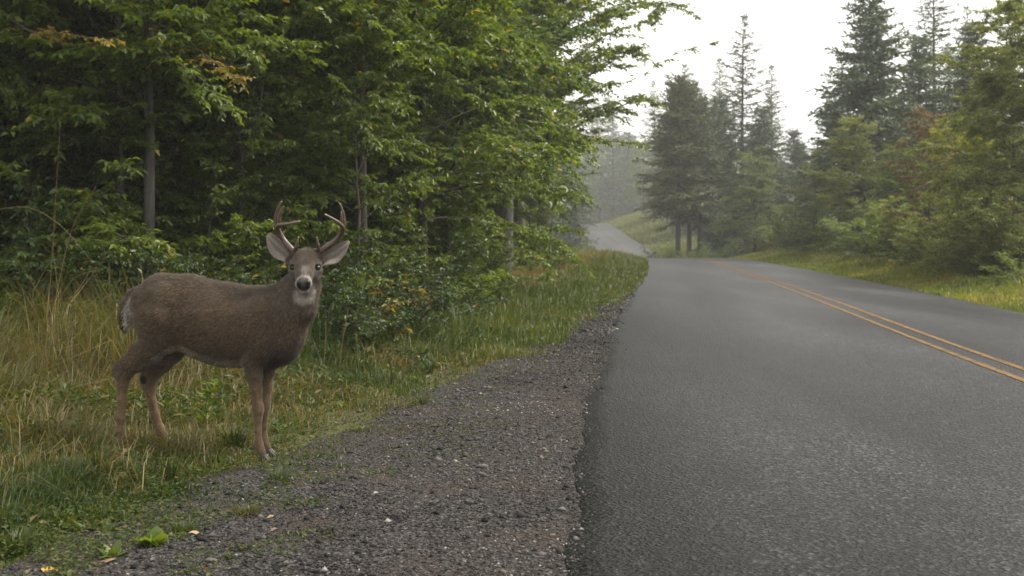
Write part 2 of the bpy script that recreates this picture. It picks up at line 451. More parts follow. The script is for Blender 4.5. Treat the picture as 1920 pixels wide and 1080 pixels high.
def surface_nets(f, origin, h):
    s = f < 0
    nx, ny, nz = f.shape
    c = [(i, j, k) for i in (0, 1) for j in (0, 1) for k in (0, 1)]
    sl = lambda a, i, n: a[i:n - 1 + i]
    cnt = np.zeros((nx - 1, ny - 1, nz - 1), np.int8)
    for (i, j, k) in c: cnt += s[i:nx - 1 + i, j:ny - 1 + j, k:nz - 1 + k]
    cells = np.argwhere((cnt > 0) & (cnt < 8))
    idx = np.full(cnt.shape, -1, np.int32); idx[tuple(cells.T)] = np.arange(len(cells))
    acc = np.zeros((len(cells), 3)); num = np.zeros(len(cells))
    for p in c:
        for ax in range(3):
            if p[ax]: continue
            q = list(p); q[ax] = 1
            fa = f[cells[:, 0] + p[0], cells[:, 1] + p[1], cells[:, 2] + p[2]]
            fb = f[cells[:, 0] + q[0], cells[:, 1] + q[1], cells[:, 2] + q[2]]
            m = (fa < 0) != (fb < 0)
            t = np.where(m, fa / np.where(m, fa - fb, 1), 0)
            pos = np.array(p, float)[None, :].repeat(len(cells), 0); pos[:, ax] += t
            acc[m] += pos[m]; num[m] += 1
    V = origin + (cells + acc / num[:, None]) * h
    quads = []
    for ax in range(3):
        b, d = [(1, 2), (2, 0), (0, 1)][ax]
        sh = [slice(1, n - 1) for n in f.shape]; sh[ax] = slice(0, f.shape[ax] - 1)
        s0 = s[tuple(sh)]; sh2 = list(sh); sh2[ax] = slice(1, f.shape[ax]); s1 = s[tuple(sh2)]
        e = np.argwhere(s0 != s1)
        if not len(e): continue
        e = e.astype(int); flip = s0[tuple(e.T)]
        e[:, b] += 1; e[:, d] += 1
        def cell(ob, od):
            q = e.copy(); q[:, b] -= ob; q[:, d] -= od; return idx[q[:, 0], q[:, 1], q[:, 2]]
        Q = np.stack([cell(1, 1), cell(0, 1), cell(0, 0), cell(1, 0)], -1)
        Q[~flip] = Q[~flip][:, ::-1]
        quads.append(Q)
    return V, np.concatenate(quads)

class Field:
    def __init__(self, lo, hi, h):
        self.h = h; self.lo = np.array(lo, float)
        self.n = np.ceil((np.array(hi) - lo) / h).astype(int)
        self.ax = [self.lo[i] + np.arange(self.n[i]) * h for i in range(3)]
        self.f = np.full(tuple(self.n), 1.0, np.float32); self.warp = None
    def box(self, lo, hi, pad):
        i0 = [max(0, int((lo[i] - pad - self.lo[i]) / self.h)) for i in range(3)]
        i1 = [min(self.n[i], int((hi[i] + pad - self.lo[i]) / self.h) + 2) for i in range(3)]
        sl = tuple(slice(a, b) for a, b in zip(i0, i1))
        g = np.meshgrid(*[self.ax[i][sl[i]] for i in range(3)], indexing='ij')
        return sl, np.stack(g, -1).astype(np.float32)
    def blend(self, sl, d, k):
        f = self.f[sl]
        hh = np.clip(0.5 + 0.5 * (f - d) / k, 0, 1)
        self.f[sl] = f + (d - f) * hh - k * hh * (1 - hh)
    def cone(self, a, ra, b, rb, k=0.03, lat=1.0):
        """Round cone from a to b; lat squeezes it sideways (along y) about its own axis."""
        a = np.array(a, float); b = np.array(b, float)
        if self.warp: a = self.warp(a); b = self.warp(b)
        sl, P = self.box(np.minimum(a - ra, b - rb), np.maximum(a + ra, b + rb), 0.06 + k)
        if lat != 1.0:
            # squeeze around the axis: offset in y from the axis point is stretched
            ab = b - a; t = np.clip(((P - a) @ ab) / max(ab @ ab, 1e-9), 0, 1)
            c = a + t[..., None] * ab; q = P - c; q[..., 1] /= lat
            r = ra + (rb - ra) * t
            self.blend(sl, (np.linalg.norm(q, axis=-1) - r).astype(np.float32), k); return
        ab = b - a; t = np.clip(((P - a) @ ab) / max(ab @ ab, 1e-9), 0, 1)
        d = np.linalg.norm(P - a - t[..., None] * ab, axis=-1) - (ra + (rb - ra) * t)
        self.blend(sl, d.astype(np.float32), k)
    def chain(self, pts, k=0.03, lat=1.0):
        for p, q in zip(pts[:-1], pts[1:]): self.cone(p[:3], p[3], q[:3], q[3], k, lat)
    def ell(self, c, r, k=0.03, axes=None, cut=False):
        c = np.array(c, float); r = np.array(r, float); R = r.max()
        if self.warp: c = self.warp(c)
        sl, P = self.box(c - R, c + R, 0.06 + k)
        q = P - c
        if axes is not None: q = q @ np.array(axes, float).T
        l = np.linalg.norm(q / r, axis=-1); g = np.linalg.norm(q / (r * r), axis=-1)
        d = (l * (l - 1) / np.maximum(g, 1e-6)).astype(np.float32)
        if cut:
            f = self.f[sl]; hh = np.clip(0.5 - 0.5 * (f + d) / k, 0, 1)
            self.f[sl] = f + (-d - f) * hh + k * hh * (1 - hh)
        else: self.blend(sl, d, k)

def stretch(p):
    """Body proportions: longer legs, trunk a little longer."""
    x, y, z = p
    return np.array([x * 1.04 if x < 0 else x, y, z * 1.094 if z < .5 else z + .047])
def ym(x): return -0.13 * x                   # the body stands a little turned towards the camera
NEAR, FAR = -0.088, 0.088

def deer_field():
    S = Field((-0.95, -0.46, -0.01), (0.48, 0.34, 1.30), 0.0060)
    S.warp = stretch
    def mid(x, z, r): return (x, ym(x), z, r)
    # trunk
    S.chain([mid(-.585, .838, .198), mid(-.45, .812, .208), mid(-.29, .762, .224), mid(-.13, .738, .220), mid(.01, .733, .220), mid(.055, .745, .20)], .05, .74)
    S.chain([mid(-.66, .86, .13), mid(-.69, .80, .10)], .06, .95)
    # back ridge, withers, brisket
    S.chain([mid(-.62, .985, .06), mid(-.45, .972, .055), mid(-.2, .925, .05), mid(.0, .905, .055), mid(.07, .91, .045)], .06)
    S.chain([mid(.075, .70, .13), mid(.085, .625, .095), mid(.02, .575, .075)], .06, .85)
    # neck
    S.chain([mid(.045, .77, .180), mid(.112, .835, .148), (.190, -.028, .92, .112), (.238, -.040, 1.0, .094), (.252, -.06, 1.045, .078)], .05, .84)
    for s in (NEAR, FAR):
        # shoulder blade and upper arm muscle, haunch, ribs
        a = math.radians(20)
        S.ell((.03, ym(0) + s * 1.18, .745), (.095, .066, .19), .03, [[math.cos(a), 0, math.sin(a)], [0, 1, 0], [-math.sin(a), 0, math.cos(a)]])
        S.ell((.0, ym(0) + s * 1.22, .625), (.085, .058, .10), .03)
        S.ell((-.25, ym(-.25) + s * 1.02, .735), (.22, .08, .15), .08)
        a = math.radians(-14)
        S.ell((-.595, ym(-.6) + s * 1.12, .80), (.135, .086, .19), .035, [[math.cos(a), 0, math.sin(a)], [0, 1, 0], [-math.sin(a), 0, math.cos(a)]])
    # near foreleg
    y = ym(0) + NEAR
    S.chain([(.0, y, .64, .082), (-.05, y, .548, .058), (-.040, y, .46, .046), (-.030, y, .385, .035), (-.022, y, .305, .029), (-.018, y, .275, .0295), (-.018, y, .235, .0225), (-.018, y, .165, .0185), (-.018, y, .115, .0205), (-.014, y, .088, .0255), (.000, y - .004, .060, .0205), (.008, y - .006, .044, .021)], .018)
    S.ell((-.04, y, .083), (.013, .016, .016), .012)          # dew claws' pad
    S.ell((-.008, y - .004, .285), (.022, .026, .04), .015)   # knee cap
    # far foreleg
    y = ym(.03) + FAR
    S.chain([(.03, y, .62, .08), (.002, y, .54, .056), (-.002, y, .46, .044), (-.006, y, .385, .035), (-.012, y, .305, .029), (-.014, y, .275, .0295), (-.018, y, .235, .0225), (-.022, y, .165, .0185), (-.024, y, .115, .0205), (-.024, y, .088, .0255), (-.010, y, .060, .0205), (-.002, y, .044, .021)], .018)
    # near hind leg
    y = ym(-.7) + NEAR
    S.chain([(-.585, y * .9, .79, .135), (-.60, y, .685, .112), (-.655, y, .60, .080), (-.725, y, .535, .058), (-.785, y, .488, .046), (-.808, y, .455, .043), (-.815, y, .40, .032), (-.818, y, .32, .026), (-.823, y, .22, .0225), (-.832, y, .14, .0235), (-.836, y, .10, .0275), (-.822, y - .004, .066, .0215), (-.812, y - .005, .046, .022)], .02)
    S.chain([(-.835, y, .505, .022), (-.842, y, .475, .024), (-.835, y, .42, .022)], .02)
    S.chain([(-.73, y, .60, .04), (-.79, y, .54, .022), (-.835, y, .505, .018)], .03)     # heel cord
    S.ell((-.53, y * 1.06, .70), (.090, .068, .115), .03)                                   # stifle
    S.ell((-.858, y, .092), (.013, .016, .016), .012)
    # far hind leg
    y = ym(-.6) + FAR
    S.chain([(-.56, y * .9, .78, .13), (-.525, y, .665, .090), (-.578, y, .575, .068), (-.636, y, .500, .053), (-.692, y, .440, .044), (-.716, y, .405, .040), (-.710, y, .355, .033), (-.696, y, .29, .027), (-.676, y, .215, .0235), (-.648, y, .140, .0245), (-.630, y, .100, .0275), (-.610, y, .070, .022), (-.598, y, .050, .0225)], .02)
    S.chain([(-.732, y, .450, .021), (-.745, y, .422, .023), (-.736, y, .375, .021)], .02)
    S.chain([(-.625, y, .575, .035), (-.68, y, .505, .022), (-.732, y, .450, .018)], .03)
    S.ell((-.50, y * .9, .665), (.07, .06, .08), .05)
    # belly line and flank fold
    S.chain([mid(-.40, .63, .07), mid(-.25, .590, .075), mid(-.08, .580, .075)], .05, .9)
    # tail
    S.chain([(-.752, ym(-.75), .945, .03), (-.788, ym(-.78), .925, .030), (-.822, ym(-.8), .865, .036), (-.836, ym(-.8), .80, .034), (-.832, ym(-.8), .74, .022), (-.826, ym(-.8), .700, .008)], .012, 1.0)
    S.warp = None
    # head: skull, forehead, face, muzzle, jaws
    P = dl
    S.cone(P(574, 497, -.05), .082, P(573, 500, -.10), .080, .03)
    S.chain([(*P(573.5, 490, -.10), .066), (*P(571.5, 507, -.165), .056), (*P(570, 522, -.225), .0465), (*P(569.3, 533, -.262), .041)], .025, 1)
    S.chain([(*P(573, 524, -.07), .062), (*P(571, 537, -.15), .048), (*P(569.5, 543, -.225), .036), (*P(569, 545, -.262), .026)], .02)
    for sx in (-1, 1):
        S.ell(P(573 + sx * 22.5, 499, -.125), (.028, .040, .021), .022); S.ell(P(573 + sx * 24.5, 511, -.115), (.026, .045, .018), .025)      # brow
        S.ell(P(573 + sx * 17.5, 522, -.115), (.032, .06, .036), .03)         # cheek
        S.ell(P(569.4 + sx * 8.5, 537, -.268), (.021, .03, .024), .014)        # lips beside the nose
        S.ell(P(573 + sx * 19, 479, -.055), (.028, .028, .030), .02)         # pedicle
        S.ell(P(573 + sx * 22.8, 505.5, -.160), (.0175, .016, .0135), .008, cut=True)   # eye socket
        S.ell(P(573 + sx * 28, 492, -.03), (.026, .026, .032), .03)            # ear root
    S.ell(P(569, 550.5, -.252), (.030, .026, .014), .012)                        # chin
    S.cone(P(572, 552, -.07), .066, P(568, 580, -.05), .082, .05)                   # throat
    return S

def lerp(a, b, t):
    t = np.asarray(t)[..., None]; return a * (1 - t) + b * t

def ear(upper, lower, side):
    """Cupped ear: rows from root to tip; returns closed quads, colours."""
    n, m = 16, 11
    U = smooth_line([z2(*p) for p in upper], n); L = smooth_line([z2(*p) for p in lower], n)
    s = np.linspace(0, 1, n)[:, None]; v = np.linspace(0, 1, m)[None, :]
    G = U[:, None, :] * (1 - v[..., None]) + L[:, None, :] * v[..., None]
    w = np.linalg.norm(U - L, axis=1)[:, None]
    cup = w * 0.42 * np.sin(math.pi * v) * (1 - 0.35 * s)
    G[..., 1] += cup + 0.02 * s
    G[..., 1] += (-0.012 * np.sin(math.pi * np.clip(v * 1.6 - .2, 0, 1)) ** 2 * np.sin(math.pi * s))
    back = G.copy(); th = 0.007 * np.sin(math.pi * np.clip(v, .04, .96)) * (1 - .6 * s) + .0015; back[..., 1] += th + .004 * (1 - s)
    V = np.concatenate([G.reshape(-1, 3), back.reshape(-1, 3)]); K = n * m
    i, j = np.meshgrid(np.arange(n - 1), np.arange(m - 1), indexing='ij'); a = (i * m + j).ravel()
    f1 = np.stack([a, a + 1, a + m + 1, a + m], -1)
    f2 = f1[:, ::-1] + K
    rim = []
    for i in range(n - 1):
        rim.append([i * m, (i + 1) * m, (i + 1) * m + K, i * m + K])
        e = i * m + m - 1; rim.append([e + m, e, e + K, e + m + K])
    for j in range(m - 1): e = (n - 1) * m + j; rim.append([e, e + 1, e + 1 + K, e + K])
    Fc = np.concatenate([f1, f2, np.array(rim)])
    if side > 0: Fc = Fc[:, ::-1]
    vv = np.broadcast_to(v, (n, m)); ss = np.broadcast_to(s, (n, m))
    edge = np.maximum(sstep(.80, 1.0, np.abs(vv * 2 - 1)), sstep(.88, 1, ss))
    streak = 0.5 + 0.5 * np.sin(vv * 17 + ss * 3)
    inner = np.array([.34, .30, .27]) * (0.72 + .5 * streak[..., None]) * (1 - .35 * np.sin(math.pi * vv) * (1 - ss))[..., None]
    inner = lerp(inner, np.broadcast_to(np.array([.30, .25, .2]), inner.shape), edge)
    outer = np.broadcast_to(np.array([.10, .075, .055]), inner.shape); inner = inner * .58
    C = np.concatenate([inner.reshape(-1, 3), outer.reshape(-1, 3)])
    return V, Fc, C

def vertex_normals(V, Q):
    n = np.zeros_like(V)
    fn = np.cross(V[Q[:, 2]] - V[Q[:, 0]], V[Q[:, 3]] - V[Q[:, 1]])
    for k in range(4): np.add.at(n, Q[:, k], fn)
    return unit(n)

def relax(V, Q, it=2, w=0.5):
    for _ in range(it):
        acc = np.zeros_like(V); cnt = np.zeros(len(V))
        for k in range(4):
            np.add.at(acc, Q[:, k], V[Q[:, (k + 1) % 4]] + V[Q[:, (k - 1) % 4]]); np.add.at(cnt, Q[:, k], 2)
        V = V + w * (acc / np.maximum(cnt, 1)[:, None] - V)
    return V

NOSE = dl(569, 536.5, -.292)
def coat_colour(V, Nn):
    xr, y, zr = V.T
    xb = np.where(xr < 0, xr / 1.04, xr); zb = np.where(zr < .547, zr / 1.094, zr - .047)
    x, z = xb, zb
    col = np.tile(np.array([.165, .118, .079]), (len(V), 1))
    def put(mask, c):
        nonlocal col
        m = np.clip(mask, 0, 1)[:, None]; col = col * (1 - m) + np.array(c) * m
    nz = (vnoise(x * 24, z * 24, 31) - .5) * 2
    nf = (vnoise(x * 90 + y * 60, z * 90, 32) - .5) * 2
    body = (x < .12) & (z > .5)
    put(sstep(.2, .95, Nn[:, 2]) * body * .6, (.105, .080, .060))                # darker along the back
    put(.55 * sstep(.66, .57, z + .02 * nz) * sstep(-.62, -.5, x) * sstep(.25, .1, x), (.19, .15, .115))
    # pale belly, groin and inner thighs
    bl = np.interp(x, [-.8, -.56, -.44, -.32, -.2, -.06], [.55, .62, .645, .585, .553, .535])
    put(sstep(.02, -.03, z - bl + .010 * nz) * sstep(-.72, -.60, x) * sstep(-.03, -.09, x) * (z > .5) * (np.abs(y - ym(x)) < .14), (.62, .54, .46))
    inner = (y - ym(x) > -.02) & (y < .3)
    put(.75 * sstep(-.72, -.62, x) * sstep(-.40, -.48, x) * (z < .66) * (z > .42) * sstep(.2, -.5, Nn[:, 1]) * (y - ym(x) > 0), (.24, .19, .15))
    # front of the thigh rim
    put(.6 * (x < -.45) * (x > -.80) * sstep(.70, .60, z) * (z > .45) * sstep(.0, .8, Nn[:, 0] * .7 - Nn[:, 2] * .5), (.30, .25, .20))
    # chest and shoulder point are dark
    put(.75 * sstep(.72, .56, z + .02 * nz) * sstep(.02, .10, x) * (x < .3) * (z > .45), (.070, .053, .045))
    put(.45 * np.exp(-((x - .02) / .12) ** 2 - ((z - .62) / .09) ** 2), (.085, .066, .057))
    # legs tan, paler behind
    lg = sstep(.50, .36, z)
    put(lg, (.30, .20, .115))
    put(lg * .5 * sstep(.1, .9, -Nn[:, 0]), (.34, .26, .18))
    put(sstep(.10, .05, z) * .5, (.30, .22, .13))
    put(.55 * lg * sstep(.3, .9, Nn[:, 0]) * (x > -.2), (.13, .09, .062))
    # tarsal gland on the far hock
    g = np.array([-.735, ym(-.6) + FAR - .04, .415]); put(sstep(.030, .016, np.linalg.norm((np.stack([x, y, z], -1) - g) * [1, .6, 1], axis=1)), (.012, .009, .008))
    put(.5 * sstep(.035, .02, np.linalg.norm((np.stack([x, y, z], -1) - np.array([-.845, ym(-.7) + NEAR, .475])) * [1, .6, 1], axis=1)), (.11, .07, .04))
    # tail: dark outer side, white edge
    tl = (x < -.782) & (z > .66) & (z < .945)
    tx = np.interp(z, [.70, .74, .80, .865, .925], [-.826, -.832, -.836, -.822, -.790])
    put(tl * 1.0, (.20, .145, .10))
    put(tl * sstep(.000, .012, x - tx - .000), (.95, .9, .84))
    put(tl * sstep(.80, .73, z) * sstep(.008, -.004, x - tx), (.025, .02, .018))
    put(.6 * (x < -.735) * (x > -.79) * (z > .72) * (z < .9) * sstep(.1, .9, -Nn[:, 0]), (.30, .26, .22))
    # rump edge, neck
    put(.35 * sstep(.80, 1.0, z) * (x > .1) * (y > -.13), (.165, .130, .100))
    # head
    x, z = xr, zr
    hd = sstep(.01, -.05, y) * sstep(1.03, 1.07, z + (y < -.1) * .2) * (x > .1)
    put(hd, (.165, .132, .107))
    top = dl(573, 480, -.1)
    put(hd * sstep(top[2] - .055, top[2] - .005, z + .008 * nz) * .8, (.125, .085, .055))
    b = dl(571.5, 507, -.2)
    put(hd * .55 * np.exp(-((x - b[0]) / .018) ** 2) * sstep(b[2] - .05, b[2], z), (.13, .105, .088))
    for sx in (-1, 1):                      # pale eye rings with dark rims
        e = dl(573 + sx * 22.8, 505.5, -.158)
        d = np.linalg.norm((V - e) * [1, .8, 1.15], axis=1)
        put(sstep(.040, .028, d) * .45, (.33, .28, .24)); put(sstep(.0235, .0195, d), (.022, .017, .014))
    # white band behind the nose, chin and throat
    d = np.linalg.norm((V - NOSE) * [1, .9, 1], axis=1)
    put(sstep(.060, .047, d + .006 * nz) * (z > .85), (.68, .64, .59)); put(sstep(.043, .037, d) * (z > NOSE[2] - .03), (.010, .009, .009))
    put(hd * sstep(.03, .008, np.abs(x - NOSE[0])) * sstep(.15, .09, d) * (z > NOSE[2]) * .6, (.42, .38, .34))
    ch = dl(570, 551, -.2)
    put(hd * sstep(ch[2] + .016, ch[2] - .002, z + .005 * nz) * sstep(.085, .05, np.abs(x - ch[0])) * sstep(ch[2] - .09, ch[2] - .04, z) * .8, (.80, .75, .68))
    th = dl(571, 559, -.13)
    put(sstep(.095, .02, np.linalg.norm((V - th) * [1.15, .6, 1.3], axis=1) + .022 * nz) * .85, (.78, .72, .65))
    put(sstep(.036, .026, np.abs(z - (NOSE[2] - .036)) * 3 + .02 * (y < -.3)) * sstep(.05, .035, d) * .9, (.03, .025, .022))  # mouth line
    # creases at the neck base: fold shade painted into the coat colour
    x, z = xb, zb
    nk = np.abs((x - .09) * .93 + (z - .85) * -.25 + .018 * np.sin(z * 16))
    put(.22 * sstep(.010, .003, np.abs(nk - .012)) * (z > .74) * (z < .955) * (y < -.02), (.055, .042, .034))
    put(.15 * sstep(.009, .003, np.abs(nk - .040)) * (z > .78) * (z < .93) * (y < -.02), (.065, .05, .04))
    nb = (vnoise(x * 9 + y * 5, z * 9, 33) - .5) * 2
    col *= (1 + .14 * nb + .12 * nz + .22 * nf)[:, None] * np.array([.345, .338, .33])
    return np.clip(col, .004, 1)

def fur_mat():
    m, nt, b = new_mat('fur')
    at = N(nt, 'ShaderNodeAttribute', attribute_name='Col')
    tc = N(nt, 'ShaderNodeTexCoord')
    mp = N(nt, 'ShaderNodeMapping'); mp.inputs['Scale'].default_value = (1.0, 1.0, 1.6); mp.inputs['Rotation'].default_value = (0, math.radians(-25), 0)
    nt.links.new(tc.outputs['Object'], mp.inputs[0])
    n1 = noise(nt, 130, 4, 0.7, mp.outputs[0], 0.8); n2 = noise(nt, 45, 4, 0.6, mp.outputs[0], 0.5)
    r = ramp(nt, n1.outputs['Fac'], [(0.3, (0.6, 0.6, 0.6)), (0.7, (1.4, 1.38, 1.32))])
    r2 = ramp(nt, n2.outputs['Fac'], [(0.3, (0.85, 0.85, 0.85)), (0.7, (1.15, 1.15, 1.15))])
    c = mixc(nt, 1.0, mixc(nt, 1.0, at.outputs['Color'], r.outputs[0], 'MULTIPLY'), r2.outputs[0], 'MULTIPLY')
    nt.links.new(c, b.inputs['Base Color']); b.inputs['Roughness'].default_value = 0.85; b.inputs['Specular IOR Level'].default_value = 0.15
    b.inputs['Sheen Weight'].default_value = 0.12; b.inputs['Sheen Roughness'].default_value = 0.5
    bump(nt, b, n1.outputs['Fac'], 0.5, 0.006)
    return m

def antler_mat():
    m, nt, b = new_mat('antler_horn')
    tc = N(nt, 'ShaderNodeTexCoord'); n1 = noise(nt, 60, 5, 0.6, tc.outputs['Object'], 0.5)
    at = N(nt, 'ShaderNodeAttribute', attribute_name='tint')
    r = ramp(nt, at.outputs['Fac'], [(0.0, (.050, .030, .019)), (0.55, (.085, .052, .034)), (0.9, (.16, .115, .083)), (1, (.27, .21, .16))])
    r2 = ramp(nt, n1.outputs['Fac'], [(0.3, (0.65, 0.65, 0.65)), (0.7, (1.3, 1.28, 1.25))])
    nt.links.new(mixc(nt, 1.0, r.outputs[0], r2.outputs[0], 'MULTIPLY'), b.inputs['Base Color']); b.inputs['Roughness'].default_value = 0.42
    bump(nt, b, n1.outputs['Fac'], 0.35, 0.004)
    return m

def build_deer():
    root = empty('deer', (DX, DY, DZ + .012))
    tag(root, 'brown antlered buck standing in the roadside grass, head turned to the camera', 'deer')
    S = deer_field()
    V, Q = surface_nets(S.f, S.lo, S.h)
    V = relax(V, Q, 3, .5)
    Nn = vertex_normals(V, Q)
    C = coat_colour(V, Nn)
    # ears grow out of the same mesh
    e1 = ear([(338, 470, -.03), (285, 405, -.025), (225, 345, -.02), (165, 311, -.01), (140, 306, 0)], [(318, 560, -.055), (262, 538, -.06), (178, 500, -.05), (128, 410, -.03), (119, 330, -.005)], 1)
    e2 = ear([(545, 490, -.03), (610, 440, -.025), (680, 400, -.02), (760, 372, -.01), (792, 367, 0)], [(570, 580, -.055), (625, 565, -.06), (705, 545, -.05), (775, 455, -.03), (801, 380, -.005)], -1)
    Vs, Qs, Cs = [V], [Q], [C]; k = len(V)
    for v, f, c in (e1, e2): Vs.append(v); Qs.append(f + k); Cs.append(c); k += len(v)
    mat = fur_mat()
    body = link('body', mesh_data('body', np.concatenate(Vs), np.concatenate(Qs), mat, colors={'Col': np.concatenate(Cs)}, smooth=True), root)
    # short coat: fine hairs lying back along the body
    r = np.random.default_rng(5)
    pick = r.choice(len(Q), 90000, p=None)
    uv = r.random((len(pick), 2))
    q = Q[pick]; a = (V[q[:, 0]] * (1 - uv[:, :1]) + V[q[:, 1]] * uv[:, :1]) * (1 - uv[:, 1:]) + (V[q[:, 3]] * (1 - uv[:, :1]) + V[q[:, 2]] * uv[:, :1]) * uv[:, 1:]
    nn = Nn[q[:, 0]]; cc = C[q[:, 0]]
    flow = np.tile(np.array([-.75, .1, -.55]), (len(a), 1))
    headm = (a[:, 1] < -.10) & (a[:, 2] > .9); flow[headm] = [0, .6, .5]
    legm = a[:, 2] < .5; flow[legm] = [-.1, 0, -1]
    neckm = (a[:, 0] > .1) & (a[:, 2] > .6) & ~headm; flow[neckm] = [-.3, .1, -.9]
    flow += r.normal(0, .25, flow.shape)
    flow = unit(flow - nn * np.sum(flow * nn, 1, keepdims=True))
    ln = np.where(headm, .007, np.where(legm, .006, .020)) * r.uniform(.6, 1.4, len(a))
    tailm = (a[:, 0] < -.775) & (a[:, 2] > .68); ln[tailm] *= 1.1
    keep = ~((np.linalg.norm(a - NOSE, axis=1) < .045))
    for sx in (-1, 1): keep &= np.linalg.norm(a - dl(573 + sx * 22.8, 505.5, -.158), axis=1) > .024
    a, nn, cc, flow, ln = a[keep], nn[keep], cc[keep], flow[keep], ln[keep]
    side = unit(np.cross(nn, flow)) * .0019
    tip = a + flow * ln[:, None] + nn * (ln * r.uniform(.15, .45, len(a)))[:, None]
    HV = np.stack([a - side - nn * .002, a + side - nn * .002, tip], 1).reshape(-1, 3)
    hc = np.repeat(cc * r.uniform(.3, 2.1, (len(a), 1)), 3, 0)
    hf = np.arange(len(HV)).reshape(-1, 3)
    fur = link('fur', mesh_data('fur', HV, hf, mat, colors={'Col': hc}), root); fur['kind'] = 'stuff'
    # eyes
    dark, nt, b = new_mat('eye'); b.inputs['Base Color'].default_value = (.008, .006, .005, 1); b.inputs['Roughness'].default_value = 0.22
    for sx in (-1, 1):
        c = dl(573 + sx * 22.3, 505.3, -.1455)
        uu, vv = np.meshgrid(np.linspace(0, math.pi, 13), np.linspace(0, 2 * math.pi, 20, endpoint=False), indexing='ij')
        sv = np.stack([np.sin(uu) * np.cos(vv), np.cos(uu), np.sin(uu) * np.sin(vv)], -1).reshape(-1, 3) * [.0180, .0180, .0140] + c
        i, j = np.meshgrid(np.arange(12), np.arange(20), indexing='ij')
        fq = np.stack([i * 20 + j, i * 20 + (j + 1) % 20, (i + 1) * 20 + (j + 1) % 20, (i + 1) * 20 + j], -1).reshape(-1, 4)
        link('eye', mesh_data('eye', sv, fq, dark, smooth=True), root)
    # nose pad with nostrils
    NS = Field(NOSE - .07, NOSE + .07, .0028)
    NS.ell(NOSE + [0, .014, .006], (.036, .024, .024), .01); NS.ell(NOSE + [0, .014, -.014], (.024, .022, .020), .012)
    for sx in (-1, 1):
        NS.ell(NOSE + [sx * .024, .008, .008], (.018, .020, .020), .008)
        NS.ell(NOSE + [sx * .023, -.012, .001], (.0075, .012, .0065), .004, cut=True)
    nv, nq = surface_nets(NS.f, NS.lo, NS.h); nv = relax(nv, nq, 2)
    nm, nt, b = new_mat('nose_skin'); b.inputs['Base Color'].default_value = (.010, .009, .009, 1); b.inputs['Roughness'].default_value = 0.38
    tc = N(nt, 'ShaderNodeTexCoord'); v = N(nt, 'ShaderNodeTexVoronoi'); v.inputs['Scale'].default_value = 260; nt.links.new(tc.outputs['Object'], v.inputs['Vector']); bump(nt, b, v.outputs['Distance'], .35, .003)
    link('nose', mesh_data('nose', nv, nq, nm, smooth=True), root)
    # antlers
    am = antler_mat()
    def antler(beam, tines):
        g = Geo()
        def sweep(pts, r0, r1, n, tip0=0.0):
            c = smooth_line([z2(*p) for p in pts], n)
            t = np.linspace(0, 1, n); rad = (r0 + (r1 - r0) * t ** 1.25) * (1 + .07 * np.sin(t * 23 + pts[0][0]))
            v, f = tube(c, rad, 12); tt = np.concatenate([np.repeat(tip0 + (1 - tip0) * t ** 1.5, 12), [1, tip0]])
            g.add(v, f, tt)
        sweep(beam, .0205, .0050, 40)
        for pts, r0 in tines: sweep(pts, r0 * 1.12, .0034, 22, .15)
        b0 = z2(*beam[0])                               # burr
        c = smooth_line([z2(*beam[0]), z2(*beam[0]) * .9 + z2(*beam[1]) * .1], 5); v, f = tube(c, [.018, .0245, .026, .0235, .018], 14); g.add(v, f, 0.0)
        link('antler', g.mesh('antler', am, smooth=True), root)
    antler([(357, 468, -.055), (318, 425, -.05), (262, 352, -.035), (224, 285, -.05), (222, 246, -.09), (290, 234, -.15), (350, 222, -.20), (397, 211, -.235)],
           [([(224, 285, -.05), (206, 235, -.05), (208, 160, -.06), (228, 90, -.08), (252, 48, -.10)], .0150),
            ([(226, 262, -.07), (232, 200, -.085), (242, 140, -.10), (268, 87, -.125)], .0120),
            ([(350, 455, -.07), (368, 420, -.085), (378, 380, -.095), (388, 336, -.105)], .0125)])
    antler([(543, 474, -.055), (590, 436, -.05), (668, 382, -.035), (728, 318, -.045), (748, 268, -.09), (715, 225, -.15), (660, 188, -.20), (602, 155, -.235)],
           [([(728, 318, -.045), (748, 255, -.05), (752, 180, -.06), (742, 120, -.08), (721, 63, -.10)], .0150),
            ([(736, 290, -.07), (735, 230, -.085), (737, 180, -.10), (733, 134, -.115)], .0115),
            ([(556, 452, -.07), (550, 420, -.085), (543, 380, -.095), (536, 338, -.105)], .0125)])
    # hooves: two toes each
    hm = plain_mat('hoof_horn', (.014, .011, .010), .45, .4, .35, 40)
    for (hx, hy) in ((.018, ym(0) + NEAR - .008), (.008, ym(.03) + FAR), (-.836, ym(-.7) + NEAR - .006), (-.612, ym(-.6) + FAR)):
        g = Geo()
        for sy in (-1, 1):
            prof = [(-.028, .040, .016), (-.010, .054, .019), (.012, .048, .018), (.034, .024, .0125), (.050, .009, .005)]
            vs, ns = [], 10
            for (ox, top, hw) in prof:
                a = np.linspace(0, math.pi, ns)
                vs += [[hx + ox, hy + sy * .0175 + hw * math.cos(t) * .85 + sy * max(ox, 0) * .12, -.004 + top * (math.sin(t) ** .6)] for t in a]
            i, j = np.meshgrid(np.arange(len(prof) - 1), np.arange(ns), indexing='ij')
            f = np.stack([i * ns + j, i * ns + (j + 1) % ns, (i + 1) * ns + (j + 1) % ns, (i + 1) * ns + j], -1).reshape(-1, 4)
            g.add(vs, f)
        link('hoof', g.mesh('hoof', hm, smooth=False), root)
    return root
DEER = build_deer()
# ------------------------------------------------------------------ foliage builders
UP = np.array([0, 0, 1.0])

